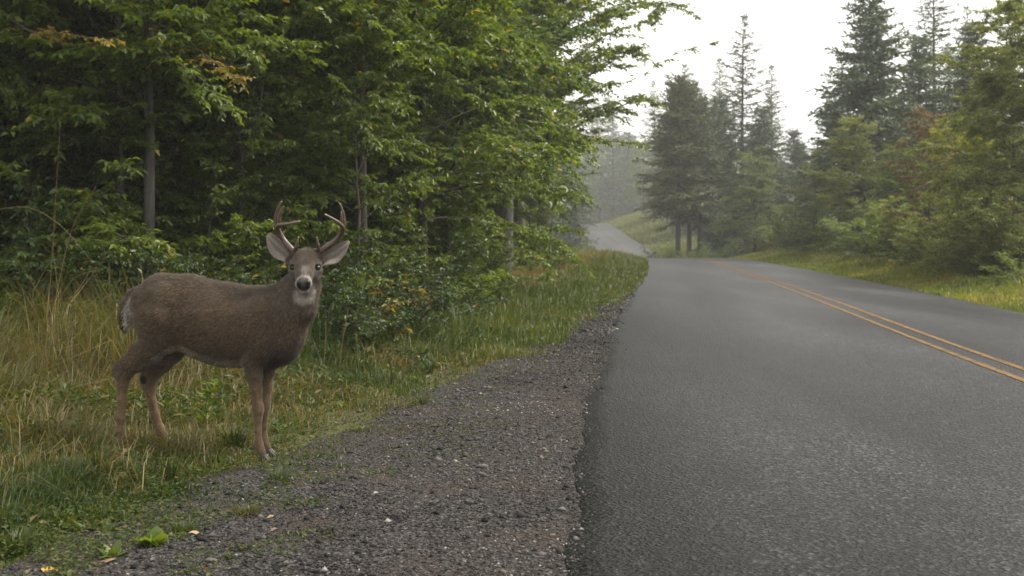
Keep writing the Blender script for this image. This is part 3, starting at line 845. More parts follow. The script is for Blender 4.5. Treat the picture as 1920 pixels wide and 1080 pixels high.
def leaf_faces(P, D, Nr, L, Wd, fold=0.25, curl=0.15):
    """Folded diamond leaves: base, two flanks, tip. All arguments per leaf."""
    n = len(P)
    D = unit(D); S = unit(np.cross(D, Nr)); Nr = np.cross(S, D)
    L = L[:, None]; Wd = Wd[:, None]
    base = P; mid = P + D * L * 0.45
    l = mid + S * Wd * .5 + Nr * Wd * fold; r = mid - S * Wd * .5 + Nr * Wd * fold
    tip = P + D * L - Nr * L * curl
    V = np.stack([base, r, tip, l], 1).reshape(-1, 3)
    k = np.arange(n)[:, None] * 4
    Ff = np.concatenate([k + [0, 1, 2], k + [0, 2, 3]], 1).reshape(-1, 3)
    return V, Ff

def bend_line(p0, d0, length, n, droop, rng, wob=0.12):
    """Polyline that starts along d0 and sags by droop (per unit length)."""
    pts = [np.array(p0, float)]; d = unit(d0); st = length / (n - 1)
    for i in range(n - 1):
        d = unit(d + np.array([0, 0, -droop]) * st + rng.normal(0, wob, 3) * st ** .5 * .5)
        pts.append(pts[-1] + d * st)
    return np.array(pts)

def spray_leaves(tw_p, tw_d, tw_l, rng, per, leaf, wid, hang, yellow=0.0, size_var=.35):
    """Leaves along twigs (start, direction, length arrays)."""
    n = len(tw_p)
    s = (np.arange(per)[None, :] + rng.uniform(.2, .9, (n, per))) / per
    Pp = tw_p[:, None, :] + tw_d[:, None, :] * (s * tw_l[:, None])[..., None]
    Pp[..., 2] -= hang * (s ** 2) * tw_l[:, None] * .5
    side = unit(np.cross(tw_d, UP) + rng.normal(0, .15, tw_d.shape))
    sg = np.where((np.arange(per) % 2) == 0, 1.0, -1.0)[None, :, None]
    D = tw_d[:, None, :] * .55 + side[:, None, :] * sg * .8 + rng.normal(0, .28, (n, per, 3)); D[..., 2] -= hang
    Nn = UP + rng.normal(0, .45, (n, per, 3))
    L = leaf * rng.uniform(1 - size_var, 1 + size_var, (n, per))
    tint_b = rng.random(n)[:, None] * .35
    tint = np.clip(tint_b + rng.random((n, per)) * .5, 0, .85)
    tint = np.where(rng.random((n, per)) < yellow, 1.0, tint)
    V, Ff = leaf_faces(Pp.reshape(-1, 3), D.reshape(-1, 3), Nn.reshape(-1, 3), L.ravel(), (L * wid).ravel())
    return V, Ff, np.repeat(tint.ravel(), 4)

def side_twigs(line, rng, n, lmin, lmax, ang=(35, 75), taper=True, s0=.1):
    """Directions of twigs leaving a polyline alternately to both sides."""
    m = len(line); s = np.sort(rng.uniform(s0, 1, n))
    i = np.minimum((s * (m - 1)).astype(int), m - 2); u = (s * (m - 1) - i)[:, None]
    p = line[i] * (1 - u) + line[i + 1] * u
    d = unit(line[i + 1] - line[i])
    sd = unit(np.cross(d, UP) + rng.normal(0, .25, (n, 3)))
    sg = np.where(np.arange(n) % 2 == 0, 1.0, -1.0)[:, None]
    a = np.radians(rng.uniform(*ang, n))[:, None]
    dd = unit(d * np.cos(a) + sd * sg * np.sin(a) + UP * rng.normal(.08, .18, (n, 1)))
    l = rng.uniform(lmin, lmax, n) * ((1.15 - .6 * s) if taper else 1)
    return p, dd, l

def deciduous(seed, H, r0, first, n_limb, spread, prof, leaf=.075, wid=.48, hang=.35, subs=8, twigs=7, per=8, twig_len=(.16, .34), droop=.10, elev=(20, 55), yellow=.01, lean=(0, 0), wiggle=.05):
    """Returns (trunk points, radii) meshes: trunk, limbs, crown."""
    rng = np.random.default_rng(seed)
    n = 14; t = np.linspace(0, 1, n)
    tp = np.stack([lean[0] * t ** 1.3 + np.cumsum(rng.normal(0, wiggle, n)) * t, lean[1] * t ** 1.3 + np.cumsum(rng.normal(0, wiggle, n)) * t, t * H], -1)
    tr = r0 * (1 - .86 * t) * (1 + .35 * np.exp(-t * 22))
    tp[0, 2] = -.25
    gt = Geo(); v, f = tube(tp, tr, 12); gt.add(v, f)
    gl = Geo(); lv = []; TP, TD, TL = [], [], []
    az = rng.uniform(0, 6.28)
    for k in range(n_limb):
        s = (k + rng.uniform(.2, .8)) / n_limb
        z = first + (H - first) * .97 * s ** 1.0
        az += 2.39996 + rng.normal(0, .3)
        ti = z / H * (n - 1); i = min(int(ti), n - 2); p0 = tp[i] * (1 - (ti - i)) + tp[i + 1] * (ti - i)
        L = spread * prof(s) * rng.uniform(.75, 1.2)
        el = math.radians(rng.uniform(*elev) + 20 * s)
        d0 = np.array([math.cos(az) * math.cos(el), math.sin(az) * math.cos(el), math.sin(el)])
        line = bend_line(p0, d0, L, 9, droop * 3.2 / max(L, .6), rng)
        rl = np.interp(z / H, t, tr) * .42
        v, f = tube(line, np.linspace(rl, .006, 9), 5); gl.add(v, f)
        ns = max(3, int(subs * (.4 + .6 * L / spread)))
        sp, sd, sl = side_twigs(line, rng, ns, .28 * L + .15, .5 * L + .2, (30, 62), True, .12)
        lines = [(line[3:], .3 * L)]
        for a, b, c in zip(sp, sd, sl):
            sub = bend_line(a, b, c, 6, droop * 3.5 / max(c, .4), rng, .15)
            v, f = tube(sub, np.linspace(max(rl * .3, .008), .003, 6), 3, caps=False); gl.add(v, f)
            lines.append((sub, c))
        for ln, c in lines:
            nt_ = max(3, int(twigs * (.5 + c)))
            a, b, l = side_twigs(ln, rng, nt_, *twig_len, (25, 75), True, .05)
            b[:, 2] -= .12
            TP.append(a); TD.append(unit(b)); TL.append(l)
            TP.append(ln[-1:]); TD.append(unit(ln[-1:] - ln[-2:-1])); TL.append(np.array([twig_len[1] * .8]))
    V, Ff, T = spray_leaves(np.concatenate(TP), np.concatenate(TD), np.concatenate(TL), rng, per, leaf, wid, hang, yellow)
    return gt, gl, (V, Ff, T)

def shrub(seed, H, spread, n_stem, leaf=.05, wid=.55, subs=7, twigs=6, per=7, hang=.2, yellow=.01, twig_len=(.10, .24), arch=.28):
    rng = np.random.default_rng(seed)
    gl = Geo(); TP, TD, TL = [], [], []
    for k in range(n_stem):
        az = k * 2.39996 + rng.normal(0, .3); out = rng.uniform(.1, 1) ** .6
        b0 = np.array([math.cos(az), math.sin(az), 0]) * rng.uniform(0, .18) * spread
        el = math.radians(rng.uniform(48, 86) - 28 * out)
        d0 = np.array([math.cos(az) * math.cos(el), math.sin(az) * math.cos(el), math.sin(el)])
        L = H * rng.uniform(.7, 1.15) * (1 - .18 * out)
        line = bend_line(b0 + [0, 0, -.08], d0, L, 9, arch * 2 / max(L, .5), rng, .2)
        v, f = tube(line, np.linspace(.008 + .006 * H, .003, 9), 4, caps=False); gl.add(v, f)
        sp, sd, sl = side_twigs(line, rng, subs, .14 * H, max(.36 * spread + .12, .24 * H), (35, 75), True, .08)
        lines = [(line[1:], .4)]
        for a, b, c in zip(sp, sd, sl):
            sub = bend_line(a, b, c, 5, .5, rng, .2); lines.append((sub, c))
            v, f = tube(sub, np.linspace(.005, .002, 5), 3, caps=False); gl.add(v, f)
        for ln, c in lines:
            a, b, l = side_twigs(ln, rng, max(3, int(twigs * (.6 + c))), *twig_len, (25, 80), True, .05)
            TP.append(a); TD.append(b); TL.append(l)
    V, Ff, T = spray_leaves(np.concatenate(TP), np.concatenate(TD), np.concatenate(TL), rng, per, leaf, wid, hang, yellow)
    ok = V[:, 2].reshape(-1, 4).min(1) > -.02
    V = V.reshape(-1, 4, 3)[ok].reshape(-1, 3); T = T.reshape(-1, 4)[ok].ravel()
    k = np.arange(len(V) // 4)[:, None] * 4
    Ff = np.concatenate([k + [0, 1, 2], k + [0, 2, 3]], 1).reshape(-1, 3)
    return gl, (V, Ff, T)

def conifer(seed, H, r0, first, spread, whorl=.42, per_whorl=5, droop=.12, open_top=.3, dens=1.0, needle=.24, power=.85, gap=.0):
    rng = np.random.default_rng(seed)
    n = 12; t = np.linspace(0, 1, n)
    tp = np.stack([np.cumsum(rng.normal(0, .03, n)) * t, np.cumsum(rng.normal(0, .03, n)) * t, t * H], -1); tp[0, 2] = -.4
    gt = Geo(); v, f = tube(tp, r0 * (1 - .95 * t) * (1 + .25 * np.exp(-t * 25)), 10); gt.add(v, f)
    gl = Geo(); P, D, L, T = [], [], [], []
    z = first; az = rng.uniform(0, 6.28)
    while z < H * .985:
        s = (z - first) / (H - first)
        Lb = spread * ((1 - s) ** power) * (1 - .25 * np.exp(-s * 14)) + .12
        for k in range(per_whorl):
            if rng.random() < gap: continue
            az += 2.39996 + rng.normal(0, .2)
            l = Lb * rng.uniform(.55, 1.18); el = math.radians(rng.normal(8 + 30 * s - 10 * (1 - s), 7))
            d0 = np.array([math.cos(az) * math.cos(el), math.sin(az) * math.cos(el), math.sin(el)])
            zz = z + rng.uniform(-.15, .15); ti = np.clip(zz / H, 0, .999) * (n - 1); i = int(ti)
            p0 = tp[i] * (1 - (ti - i)) + tp[i + 1] * (ti - i)
            m = 6; line = bend_line(p0, d0, l, m, droop * 2.2 / max(l, .5), rng, .1)
            line[-1, 2] += .05 * l; line[-2, 2] += .015 * l
            v, f = tube(line, np.linspace(.012 + .018 * l / spread * r0 * 8, .006, m), 4, caps=False); gl.add(v, f)
            nt_ = max(4, int(l * 9 * dens))
            a, b, ll = side_twigs(line, rng, nt_, .16 * l + .10, .34 * l + .16, (40, 68), True, .12)
            b[:, 2] -= .20; b = unit(b)
            # needle sprays along each side twig and the branch itself
            for q in range(3):
                P.append(a + b * (ll * q / 3)[:, None]); D.append(b + rng.normal(0, .22, b.shape)); L.append(np.maximum(ll / 2.0, needle * .6) * rng.uniform(.8, 1.3, len(ll)))
            q = rng.integers(0, m - 1, max(3, int(l * 7 * dens))); u = rng.random((len(q), 1))
            P.append(line[q] * (1 - u) + line[q + 1] * u); D.append(unit(line[q + 1] - line[q]) + rng.normal(0, .45, (len(q), 3))); L.append(rng.uniform(.6, 1.2, len(q)) * needle)
        z += whorl * rng.uniform(.7, 1.3) * (1 - .45 * s)
    for q in range(8): P.append(tp[-1:] - [0, 0, .06 * q]); D.append(np.array([[rng.normal(0, .4), rng.normal(0, .4), 1.0]])); L.append(np.array([.2]))
    P = np.concatenate(P); D = np.concatenate(D); L = np.concatenate(L)
    V, Ff = leaf_faces(P, D, UP + rng.normal(0, .9, P.shape), L, L * rng.uniform(.24, .42, len(L)), .12, .10)
    return gt, gl, (V, Ff, np.repeat(np.clip(rng.random(len(P)) * .8, 0, 1), 4))

# leaf and bark materials
G_ = dict
M_LEAF = leaf_mat('leaf_green', [(0, (.036, .066, .012)), (.45, (.090, .135, .021)), (.85, (.165, .205, .033)), (.97, (.30, .22, .04)), (1, (.34, .22, .035))], .42, .42)
M_LEAF_COOL = leaf_mat('leaf_blue_green', [(0, (.030, .056, .020)), (.45, (.062, .100, .034)), (.85, (.110, .150, .048)), (.97, (.24, .20, .05)), (1, (.28, .22, .05))], .48, .34, .35)
M_LEAF_LIME = leaf_mat('leaf_lime', [(0, (.045, .075, .014)), (.45, (.085, .125, .022)), (.85, (.14, .18, .035)), (.97, (.34, .28, .05)), (1, (.36, .28, .05))], .45, .45)
M_LEAF_OLIVE = leaf_mat('leaf_olive', [(0, (.078, .102, .026)), (.45, (.150, .185, .046)), (.85, (.24, .265, .072)), (.97, (.28, .18, .06)), (1, (.30, .18, .06))], .5, .35)
M_LEAF_RUST = leaf_mat('leaf_rust', [(0, (.075, .055, .028)), (.45, (.13, .088, .042)), (.85, (.20, .13, .06)), (.97, (.28, .15, .06)), (1, (.28, .15, .06))], .6, .3)
M_LEAF_GOLD = leaf_mat('leaf_gold', [(0, (.07, .075, .014)), (.35, (.15, .12, .018)), (.85, (.27, .175, .024)), (1, (.30, .19, .03))], .5, .45)
M_LEAF_YGREEN = leaf_mat('leaf_yellow_green', [(0, (.10, .13, .02)), (.45, (.20, .23, .03)), (.85, (.30, .31, .04)), (1, (.36, .30, .04))], .5, .5)
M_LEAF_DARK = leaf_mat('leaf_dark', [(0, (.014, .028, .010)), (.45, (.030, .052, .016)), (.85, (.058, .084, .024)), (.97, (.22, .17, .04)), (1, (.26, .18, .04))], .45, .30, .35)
M_LEAF_PALE = leaf_mat('leaf_pale', [(0, (.075, .105, .050)), (.45, (.12, .16, .075)), (.85, (.17, .21, .10)), (1, (.2, .2, .1))], .5, .4)
M_NEEDLE = leaf_mat('needle_green', [(0, (.044, .066, .046)), (.5, (.092, .122, .076)), (1, (.145, .18, .10))], .6, .12, .25)
M_NEEDLE_OLV = leaf_mat('needle_olive', [(0, (.042, .050, .020)), (.5, (.085, .095, .036)), (1, (.14, .14, .052))], .6, .15, .25)
M_BARK = bark_mat('bark_brown', (.035, .027, .020), (.105, .085, .066))
M_BARK_GREY = bark_mat('bark_grey', (.018, .017, .014), (.105, .10, .088))
M_BARK_DARK = bark_mat('bark_dark', (.022, .018, .014), (.070, .058, .046))

def plant_object(name, parts, leafmat, bark, leaf_part='crown', stem_part='limb'):
    """parts: (trunk Geo or None, limbs Geo, (V,F,T)). Returns an Empty with its parts, at the origin."""
    gt, gl, (V, Ff, T) = parts
    root = empty(name)
    if gt is not None: link('trunk', gt.mesh(name + '_trunk', bark, smooth=True), root)
    o = link(stem_part, gl.mesh(name + '_' + stem_part, M_BARK_DARK, smooth=True), root); o['kind'] = 'stuff'
    o = link(leaf_part, mesh_data(name + '_' + leaf_part, V, Ff, leafmat, {'tint': T}), root); o['kind'] = 'stuff'
    return root

_used = set()
def place(proto, x, y, rz, scale, label, cat, group=None, leafmat=None, name=None, tilt=None, sxy=None, dz=0.0, bark=None):
    """The first time moves the prototype itself, afterwards copies it with its parts."""
    if proto.name in _used: o = copy_tree(proto)
    else: o = proto; _used.add(proto.name)
    o.location = (x, y, float(ground_z(x, y)) + dz); o.rotation_euler = (tilt[0] if tilt else 0, tilt[1] if tilt else 0, rz)
    s = scale; o.scale = (s * (sxy or 1), s * (sxy or 1), s)
    tag(o, label, cat, group)
    if name: o.name = name
    for ch in o.children:
        if leafmat and ch.name.split('.')[0] in ('crown', 'foliage'):
            ch.material_slots[0].link = 'OBJECT'; ch.material_slots[0].material = leafmat
        if bark and ch.name.split('.')[0] in ('trunk',):
            ch.material_slots[0].link = 'OBJECT'; ch.material_slots[0].material = bark
    return o

P_TOP = lambda s: .40 + .60 * math.sin(math.pi * (s * .75 + .06))
P_LOW = lambda s: (1.0 - .15 * s) * (1 - .6 * s ** 2)
P_ROUND = lambda s: (.55 + .45 * math.sin(math.pi * min(1, s * 1.15 + .12))) * (1 - .55 * s ** 3)
P_EDGE = lambda s: (.80 + .30 * math.sin(math.pi * s)) * (1 - .6 * s ** 2)
P_LOW = lambda s: (1.0 - .15 * s) * (1 - .6 * s ** 2)
P_OVAL = lambda s: .35 + .65 * math.sin(math.pi * (s * .85 + .12))

# prototypes
TREE_A = plant_object('roadside_tree', deciduous(11, 7.6, .075, 2.2, 36, 2.6, P_LOW, leaf=.085, wid=.56, subs=10, twigs=9, per=9, hang=.25, wiggle=.085), M_LEAF, M_BARK_GREY)
TREE_B = plant_object('leafy_tree', deciduous(12, 8.0, .11, 1.3, 42, 3.2, P_LOW, leaf=.088, wid=.60, subs=11, twigs=10, per=9, hang=.22, droop=.17, elev=(5, 50)), M_LEAF_COOL, M_BARK_GREY)
TREE_C = plant_object('broadleaf_tree', deciduous(13, 13.5, .20, 2.4, 44, 4.2, P_TOP, leaf=.105, wid=.60, subs=10, twigs=9, per=9, hang=.22, twig_len=(.2, .42)), M_LEAF, M_BARK)
TREE_D = plant_object('wood_tree', deciduous(14, 12, .13, 1.6, 32, 3.6, P_LOW, leaf=.17, wid=.6, subs=7, twigs=6, per=7, twig_len=(.25, .5)), M_LEAF, M_BARK_DARK)
TREE_E = plant_object('sapling', deciduous(15, 5.0, .035, .5, 28, 1.3, P_OVAL, leaf=.085, wid=.48, subs=7, twigs=7, per=9, elev=(10, 45), hang=.45), M_LEAF_LIME, M_BARK)
BUSH_A = plant_object('shrub', (None, *shrub(21, 1.6, 1.0, 20, leaf=.058, subs=8, twigs=7, per=8)), M_LEAF_COOL, M_BARK, 'foliage', 'stem')
BUSH_B = plant_object('bramble_bush', (None, *shrub(22, 1.3, 1.3, 24, leaf=.050, wid=.65, subs=8, twigs=7, per=8, arch=.6)), M_LEAF_COOL, M_BARK, 'foliage', 'stem')
BUSH_C = plant_object('tall_shrub', (None, *shrub(23, 2.8, 1.2, 18, leaf=.072, wid=.48, subs=11, twigs=8, per=8, hang=.4, twig_len=(.14, .32))), M_LEAF, M_BARK, 'foliage', 'stem')
BUSH_D = plant_object('hedge_bush', (None, *shrub(24, 3.2, 2.0, 22, leaf=.105, wid=.55, subs=11, twigs=8, per=8, twig_len=(.18, .42))), M_LEAF_OLIVE, M_BARK, 'foliage', 'stem')
SPRIG = plant_object('golden_sprig', (None, *shrub(25, 1.0, .55, 5, leaf=.095, wid=.5, subs=4, twigs=3, per=6, hang=.5, yellow=.15, twig_len=(.14, .26))), M_LEAF_GOLD, M_BARK, 'foliage', 'stem')
FIR_A = plant_object('spruce_tree', conifer(31, 19, .22, 1.0, 4.0, dens=.8, per_whorl=5, whorl=.60, power=.66, droop=.20, needle=.30), M_NEEDLE, M_BARK_DARK)
FIR_B = plant_object('fir_tree', conifer(32, 14, .22, 1.2, 3.9, dens=1.25, needle=.34, per_whorl=7, whorl=.42, power=.62, droop=.2), M_NEEDLE_OLV, M_BARK_DARK)
FIR_C = plant_object('pine_tree', conifer(33, 16, .24, 4.6, 3.6, dens=1.2, needle=.36, per_whorl=7, whorl=.42, power=.45, droop=.14, gap=.1), M_NEEDLE, M_BARK_DARK)
# ------------------------------------------------------------------ the left wood
R = math.radians
GRP_EDGE = 'trees along the edge of the left wood'
GRP_BUSH = 'bushes along the foot of the left wood'

# nearest trees, left to right
for pr, x, y, a, sc, lab, lm, bk, tl in (
    (TREE_A, -4.24, 13.2, 40, 1.0, 'slim grey-trunked tree rising behind the deer\'s rump', M_LEAF, None, 0),
    (TREE_A, -4.72, 13.8, 170, .95, 'thin mossy-trunked tree just left of the slim grey one', M_LEAF_LIME, None, 0),
    (TREE_B, -8.3, 13.4, 20, .9, 'leafy tree with yellowing twigs at the far left edge', M_LEAF_LIME, None, 0),
    (TREE_B, -6.7, 14.6, 250, .92, 'dark leafy tree left of the two slim trunks', M_LEAF, M_BARK_DARK, 0),
    (TREE_B, -6.6, 18.0, 130, 1.05, 'tall leafy tree behind the two slim trunks', None, M_BARK_DARK, 0),
    (TREE_A, -3.9, 16.2, 300, 1.15, 'bright leafy tree between the slim trunk and the antlers', M_LEAF, M_BARK_DARK, 0),
    (TREE_A, -2.2, 16.8, 100, 1.2, 'dark leafy tree hanging over the deer\'s antlers', None, M_BARK_DARK, 0),
    (TREE_A, -3.6, 20.5, 300, 1.15, 'dark-trunked tree in the gap above the antlers', M_LEAF_COOL, M_BARK_DARK, 0),
    (TREE_B, -1.6, 20.5, 200, .95, 'drooping tree in the middle of the left wood edge', M_LEAF, M_BARK_DARK, 0),
    (TREE_A, -1.35, 23.5, 60, 1.2, 'slender leafy tree behind the drooping middle one', M_LEAF_COOL, M_BARK_DARK, 0),
    (TREE_B, -1.9, 26.5, 330, 1.2, 'broad leafy tree right of the wood\'s middle', M_LEAF, M_BARK_DARK, 0),
    (TREE_C, -.22, 32.6, 70, 1.16, 'tree with a stout leaning grey trunk above the verge', M_LEAF, M_BARK_GREY, 4),
    (TREE_A, -.6, 36.5, 15, 1.35, 'slender tree just right of the stout grey trunk', M_LEAF_LIME, None, 0),
    (TREE_C, .3, 43.0, 190, 1.3, 'tall tree whose crown overhangs the road against the sky', M_LEAF, None, 2),
    (TREE_C, 1.05, 39.0, 310, 1.22, 'high-crowned tree spreading over the verge before the bend', M_LEAF, M_BARK_GREY, 2),
    (TREE_E, .6, 35.5, 15, .9, 'small lime-green tree near the verge before the bend', M_LEAF_LIME, None, 0),
    (TREE_B, -1.2, 52.0, 80, 1.45, 'farther leafy tree where the wood meets the bend', M_LEAF_COOL, M_BARK_DARK, 0),
    (FIR_B, .3, 68.0, 10, .95, 'hazy conifer at the far end of the left wood', M_NEEDLE, None, 0),
    (TREE_E, -3.45, 14.6, 120, .75, 'bright green sapling between the slim trunk and the antlers', M_LEAF_LIME, None, 0),
    (TREE_E, -5.7, 13.6, 20, .8, 'lime sapling left of the mossy trunk', M_LEAF_LIME, None, 0),
    (TREE_E, -7.2, 12.8, 220, .9, 'yellow-green sapling among the bushes at the left edge', M_LEAF_LIME, None, 0),
    (TREE_E, -2.0, 14.6, 320, .85, 'dark sapling right of the deer\'s right ear', M_LEAF, None, 0),
):
    place(pr, x, y, R(a), sc, lab, 'tree', GRP_EDGE, lm, tilt=(0, R(tl)), bark=bk)

# shrubs at the foot of the wood: (proto, x, y, rot, scale, label, leaf material)
for pr, x, y, a, s, lab, lm in (
    (BUSH_B, -5.2, 10.9, 50, .62, 'low tangled bush in the grass left of the tail', M_LEAF),
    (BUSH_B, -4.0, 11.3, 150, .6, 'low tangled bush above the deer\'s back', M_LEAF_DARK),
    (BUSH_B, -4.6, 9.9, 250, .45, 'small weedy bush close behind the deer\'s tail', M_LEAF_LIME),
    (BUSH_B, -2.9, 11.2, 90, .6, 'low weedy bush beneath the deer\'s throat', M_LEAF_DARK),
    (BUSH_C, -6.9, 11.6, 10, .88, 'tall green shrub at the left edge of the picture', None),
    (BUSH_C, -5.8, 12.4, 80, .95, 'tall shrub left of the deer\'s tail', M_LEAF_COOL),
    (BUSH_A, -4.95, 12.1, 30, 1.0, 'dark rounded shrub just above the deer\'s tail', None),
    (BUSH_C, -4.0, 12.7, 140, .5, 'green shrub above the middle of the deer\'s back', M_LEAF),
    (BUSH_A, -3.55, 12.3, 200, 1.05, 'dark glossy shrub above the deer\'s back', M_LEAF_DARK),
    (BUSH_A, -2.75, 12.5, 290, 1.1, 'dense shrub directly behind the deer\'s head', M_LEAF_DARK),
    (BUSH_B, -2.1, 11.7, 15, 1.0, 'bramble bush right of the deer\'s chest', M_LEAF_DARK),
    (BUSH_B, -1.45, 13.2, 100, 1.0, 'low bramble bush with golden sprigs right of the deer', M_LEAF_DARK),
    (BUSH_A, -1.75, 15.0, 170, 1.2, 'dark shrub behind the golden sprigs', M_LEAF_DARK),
    (BUSH_B, -1.25, 16.6, 240, 1.05, 'bluish bramble bush under the overhanging boughs', None),
    (BUSH_A, -1.3, 19.0, 10, 1.1, 'dusky shrub under the drooping middle tree', M_LEAF_COOL),
    (BUSH_B, -.95, 21.5, 60, 1.1, 'low dark bush between verge and wood', M_LEAF),
    (BUSH_A, -.8, 25.0, 120, 1.1, 'green bush left of the stout grey trunk', M_LEAF),
    (BUSH_A, -1.5, 29.0, 300, 1.4, 'shady bush deep beside the stout grey trunk', None),
    (BUSH_B, .75, 34.5, 210, 1.2, 'light green bush at the foot of the slender tree', M_LEAF_LIME),
    (BUSH_A, 1.0, 38.5, 250, 1.0, 'pale green bush on the bank before the bend', M_LEAF_LIME),
    (BUSH_A, 1.1, 43.5, 20, 1.0, 'rounded green bush on the bank at the bend', M_LEAF),
    (BUSH_C, .7, 49.0, 20, .7, 'tall bush where the verge narrows', M_LEAF_LIME),
    (BUSH_A, 1.5, 57.0, 80, 1.1, 'last bush of the left wood before the far road', M_LEAF),
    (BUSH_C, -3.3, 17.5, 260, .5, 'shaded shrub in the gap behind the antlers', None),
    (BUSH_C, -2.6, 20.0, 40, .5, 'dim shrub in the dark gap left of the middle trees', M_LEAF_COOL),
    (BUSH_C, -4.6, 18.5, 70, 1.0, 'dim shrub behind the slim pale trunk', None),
    (BUSH_C, -5.75, 14.9, 15, 1.0, 'lime-green tall shrub left of the mossy trunk', M_LEAF_LIME),
    (BUSH_C, -4.95, 15.2, 95, 1.05, 'bright tall shrub between the two slim trunks', M_LEAF_LIME),
    (BUSH_C, -4.2, 15.3, 185, 1.0, 'bright tall shrub just right of the slim grey trunk', M_LEAF_LIME),
    (BUSH_C, -3.65, 15.7, 275, .85, 'mid-green tall shrub left of the antlers', M_LEAF),
    (BUSH_C, -1.9, 17.8, 35, .9, 'mid-green tall shrub right of the antlers', M_LEAF),
    (BUSH_C, -7.7, 12.4, 25, 1.22, 'very tall leafy shrub filling the far left edge', M_LEAF),
    (BUSH_C, -6.5, 12.9, 205, 1.2, 'very tall shrub next to the left edge one', M_LEAF_LIME),
    (BUSH_C, -5.5, 13.3, 125, 1.15, 'very tall shrub left of both slim trunks', M_LEAF),
    (BUSH_C, -3.5, 13.4, 325, .95, 'tall leafy shrub right of the slim grey trunk', M_LEAF_LIME),
    (BUSH_C, -7.9, 15.5, 110, 1.1, 'shaded shrub behind the bushes of the left edge', M_LEAF_COOL),
):
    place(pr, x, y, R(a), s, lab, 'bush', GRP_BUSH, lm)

GRP_GOLD = 'golden sprigs in the left wood'
for px, py, y, a, sc, lab in (
    (735, 600, 12.2, 20, .55, 'lower golden sprig on the bramble bush right of the deer'),
    (728, 545, 13.6, 120, 1.0, 'upper golden sprig beside the deer\'s right ear'),
    (590, 470, 14.0, 200, 1.15, 'golden spray glowing between the antlers'),
    (680, 440, 15.0, 260, 1.3, 'thin golden spray right of the antlers'),
    (40, 540, 11.2, 80, .8, 'yellowing sprig in the bushes at the left edge'),
):
    q = seen(px, py, y); place(SPRIG, q[0], y, R(a), sc, lab, 'sprig', GRP_GOLD)

def bough(tree, pts, y, r0, leafmat, seed, n_tw=26, leaf=.085, yellow=.02, tw=(.16, .38), per=8):
    """One long bough of an existing tree, reaching along picture points at depth y (its root lies inside the crown)."""
    bpy.context.view_layer.update()
    inv = np.array(tree.matrix_world.inverted()); rng = np.random.default_rng(seed)
    ln = smooth_line([seen(a, b, y + d) for a, b, d in pts], 16)
    ln = ln @ inv[:3, :3].T + inv[:3, 3]
    k = 1 / tree.scale[0]
    g = Geo(); v, f = tube(ln, np.linspace(r0, .004, 16) * k, 5); g.add(v, f)
    o = link('bough', g.mesh('bough', M_BARK_DARK, True), tree)
    a, b, l = side_twigs(ln, rng, n_tw, tw[0] * k, tw[1] * k, (25, 70), True, .08)
    a = np.vstack([a, ln[-1:]]); b = np.vstack([b, unit(ln[-1:] - ln[-2:-1])]); l = np.append(l, .2 * k)
    for q, w, t in zip(a, b, l): v, f = tube(np.stack([q, q + w * t * .5, q + w * t]), [.004 * k, .003 * k, .002 * k], 3, caps=False); g.add(v, f)
    o.data = g.mesh('bough', M_BARK_DARK, True)
    V, Ff, T = spray_leaves(a, b, l, rng, per, leaf * k, .5, .35, yellow)
    c = link('leaf_spray', mesh_data('leaf_spray', V, Ff, leafmat, {'tint': T}), o); c['kind'] = 'stuff'
EDGE = {o['label']: o for o in COL.objects if o.get('group') == GRP_EDGE}
T1 = EDGE['tree with a stout leaning grey trunk above the verge']
bough(T1, [(1110, 165, 1.0), (1180, 152, 0), (1235, 122, 0), (1275, 98, 0), (1330, 82, 0)], 30, .012, M_LEAF, 501, 16, .12, tw=(.25, .55), per=6)
bough(T1, [(1080, 110, 1), (1130, 70, 0), (1175, 50, 0), (1225, 35, 0)], 30, .012, M_LEAF, 502, 26, .12, tw=(.35, .8), per=8)
T2 = EDGE['broad leafy tree right of the wood\'s middle']
bough(T2, [(960, 170, 1), (1040, 230, 0), (1120, 260, 0), (1198, 270, 0)], 24, .018, M_LEAF, 503, 50, .09)
T3 = EDGE['slim grey-trunked tree rising behind the deer\'s rump']
bough(T3, [(285, 40, 0), (340, 70, -1), (400, 115, -1.6), (445, 150, -2)], 13.2, .018, M_LEAF_GOLD, 504, 24, .06)
bough(T3, [(270, 30, 0), (300, 90, -1), (380, 150, -1.8), (430, 200, -2)], 13.0, .018, M_LEAF_LIME, 505, 30, .075)
T4 = EDGE['leafy tree with yellowing twigs at the far left edge']
bough(T4, [(0, 20, .5), (60, 60, 0), (120, 65, -.5), (190, 75, -1)], 12, .018, M_LEAF_GOLD, 506, 18, .065)
T5 = EDGE['dark leafy tree hanging over the deer\'s antlers']
bough(T5, [(560, 40, .5), (620, 120, 0), (660, 190, -1), (700, 260, -1.4)], 15, .02, M_LEAF_LIME, 507, 34, .085)
bough(T5, [(540, 20, .5), (500, 110, -.5), (490, 190, -1.4), (480, 250, -1.8)], 15, .02, M_LEAF_LIME, 508, 30, .08)

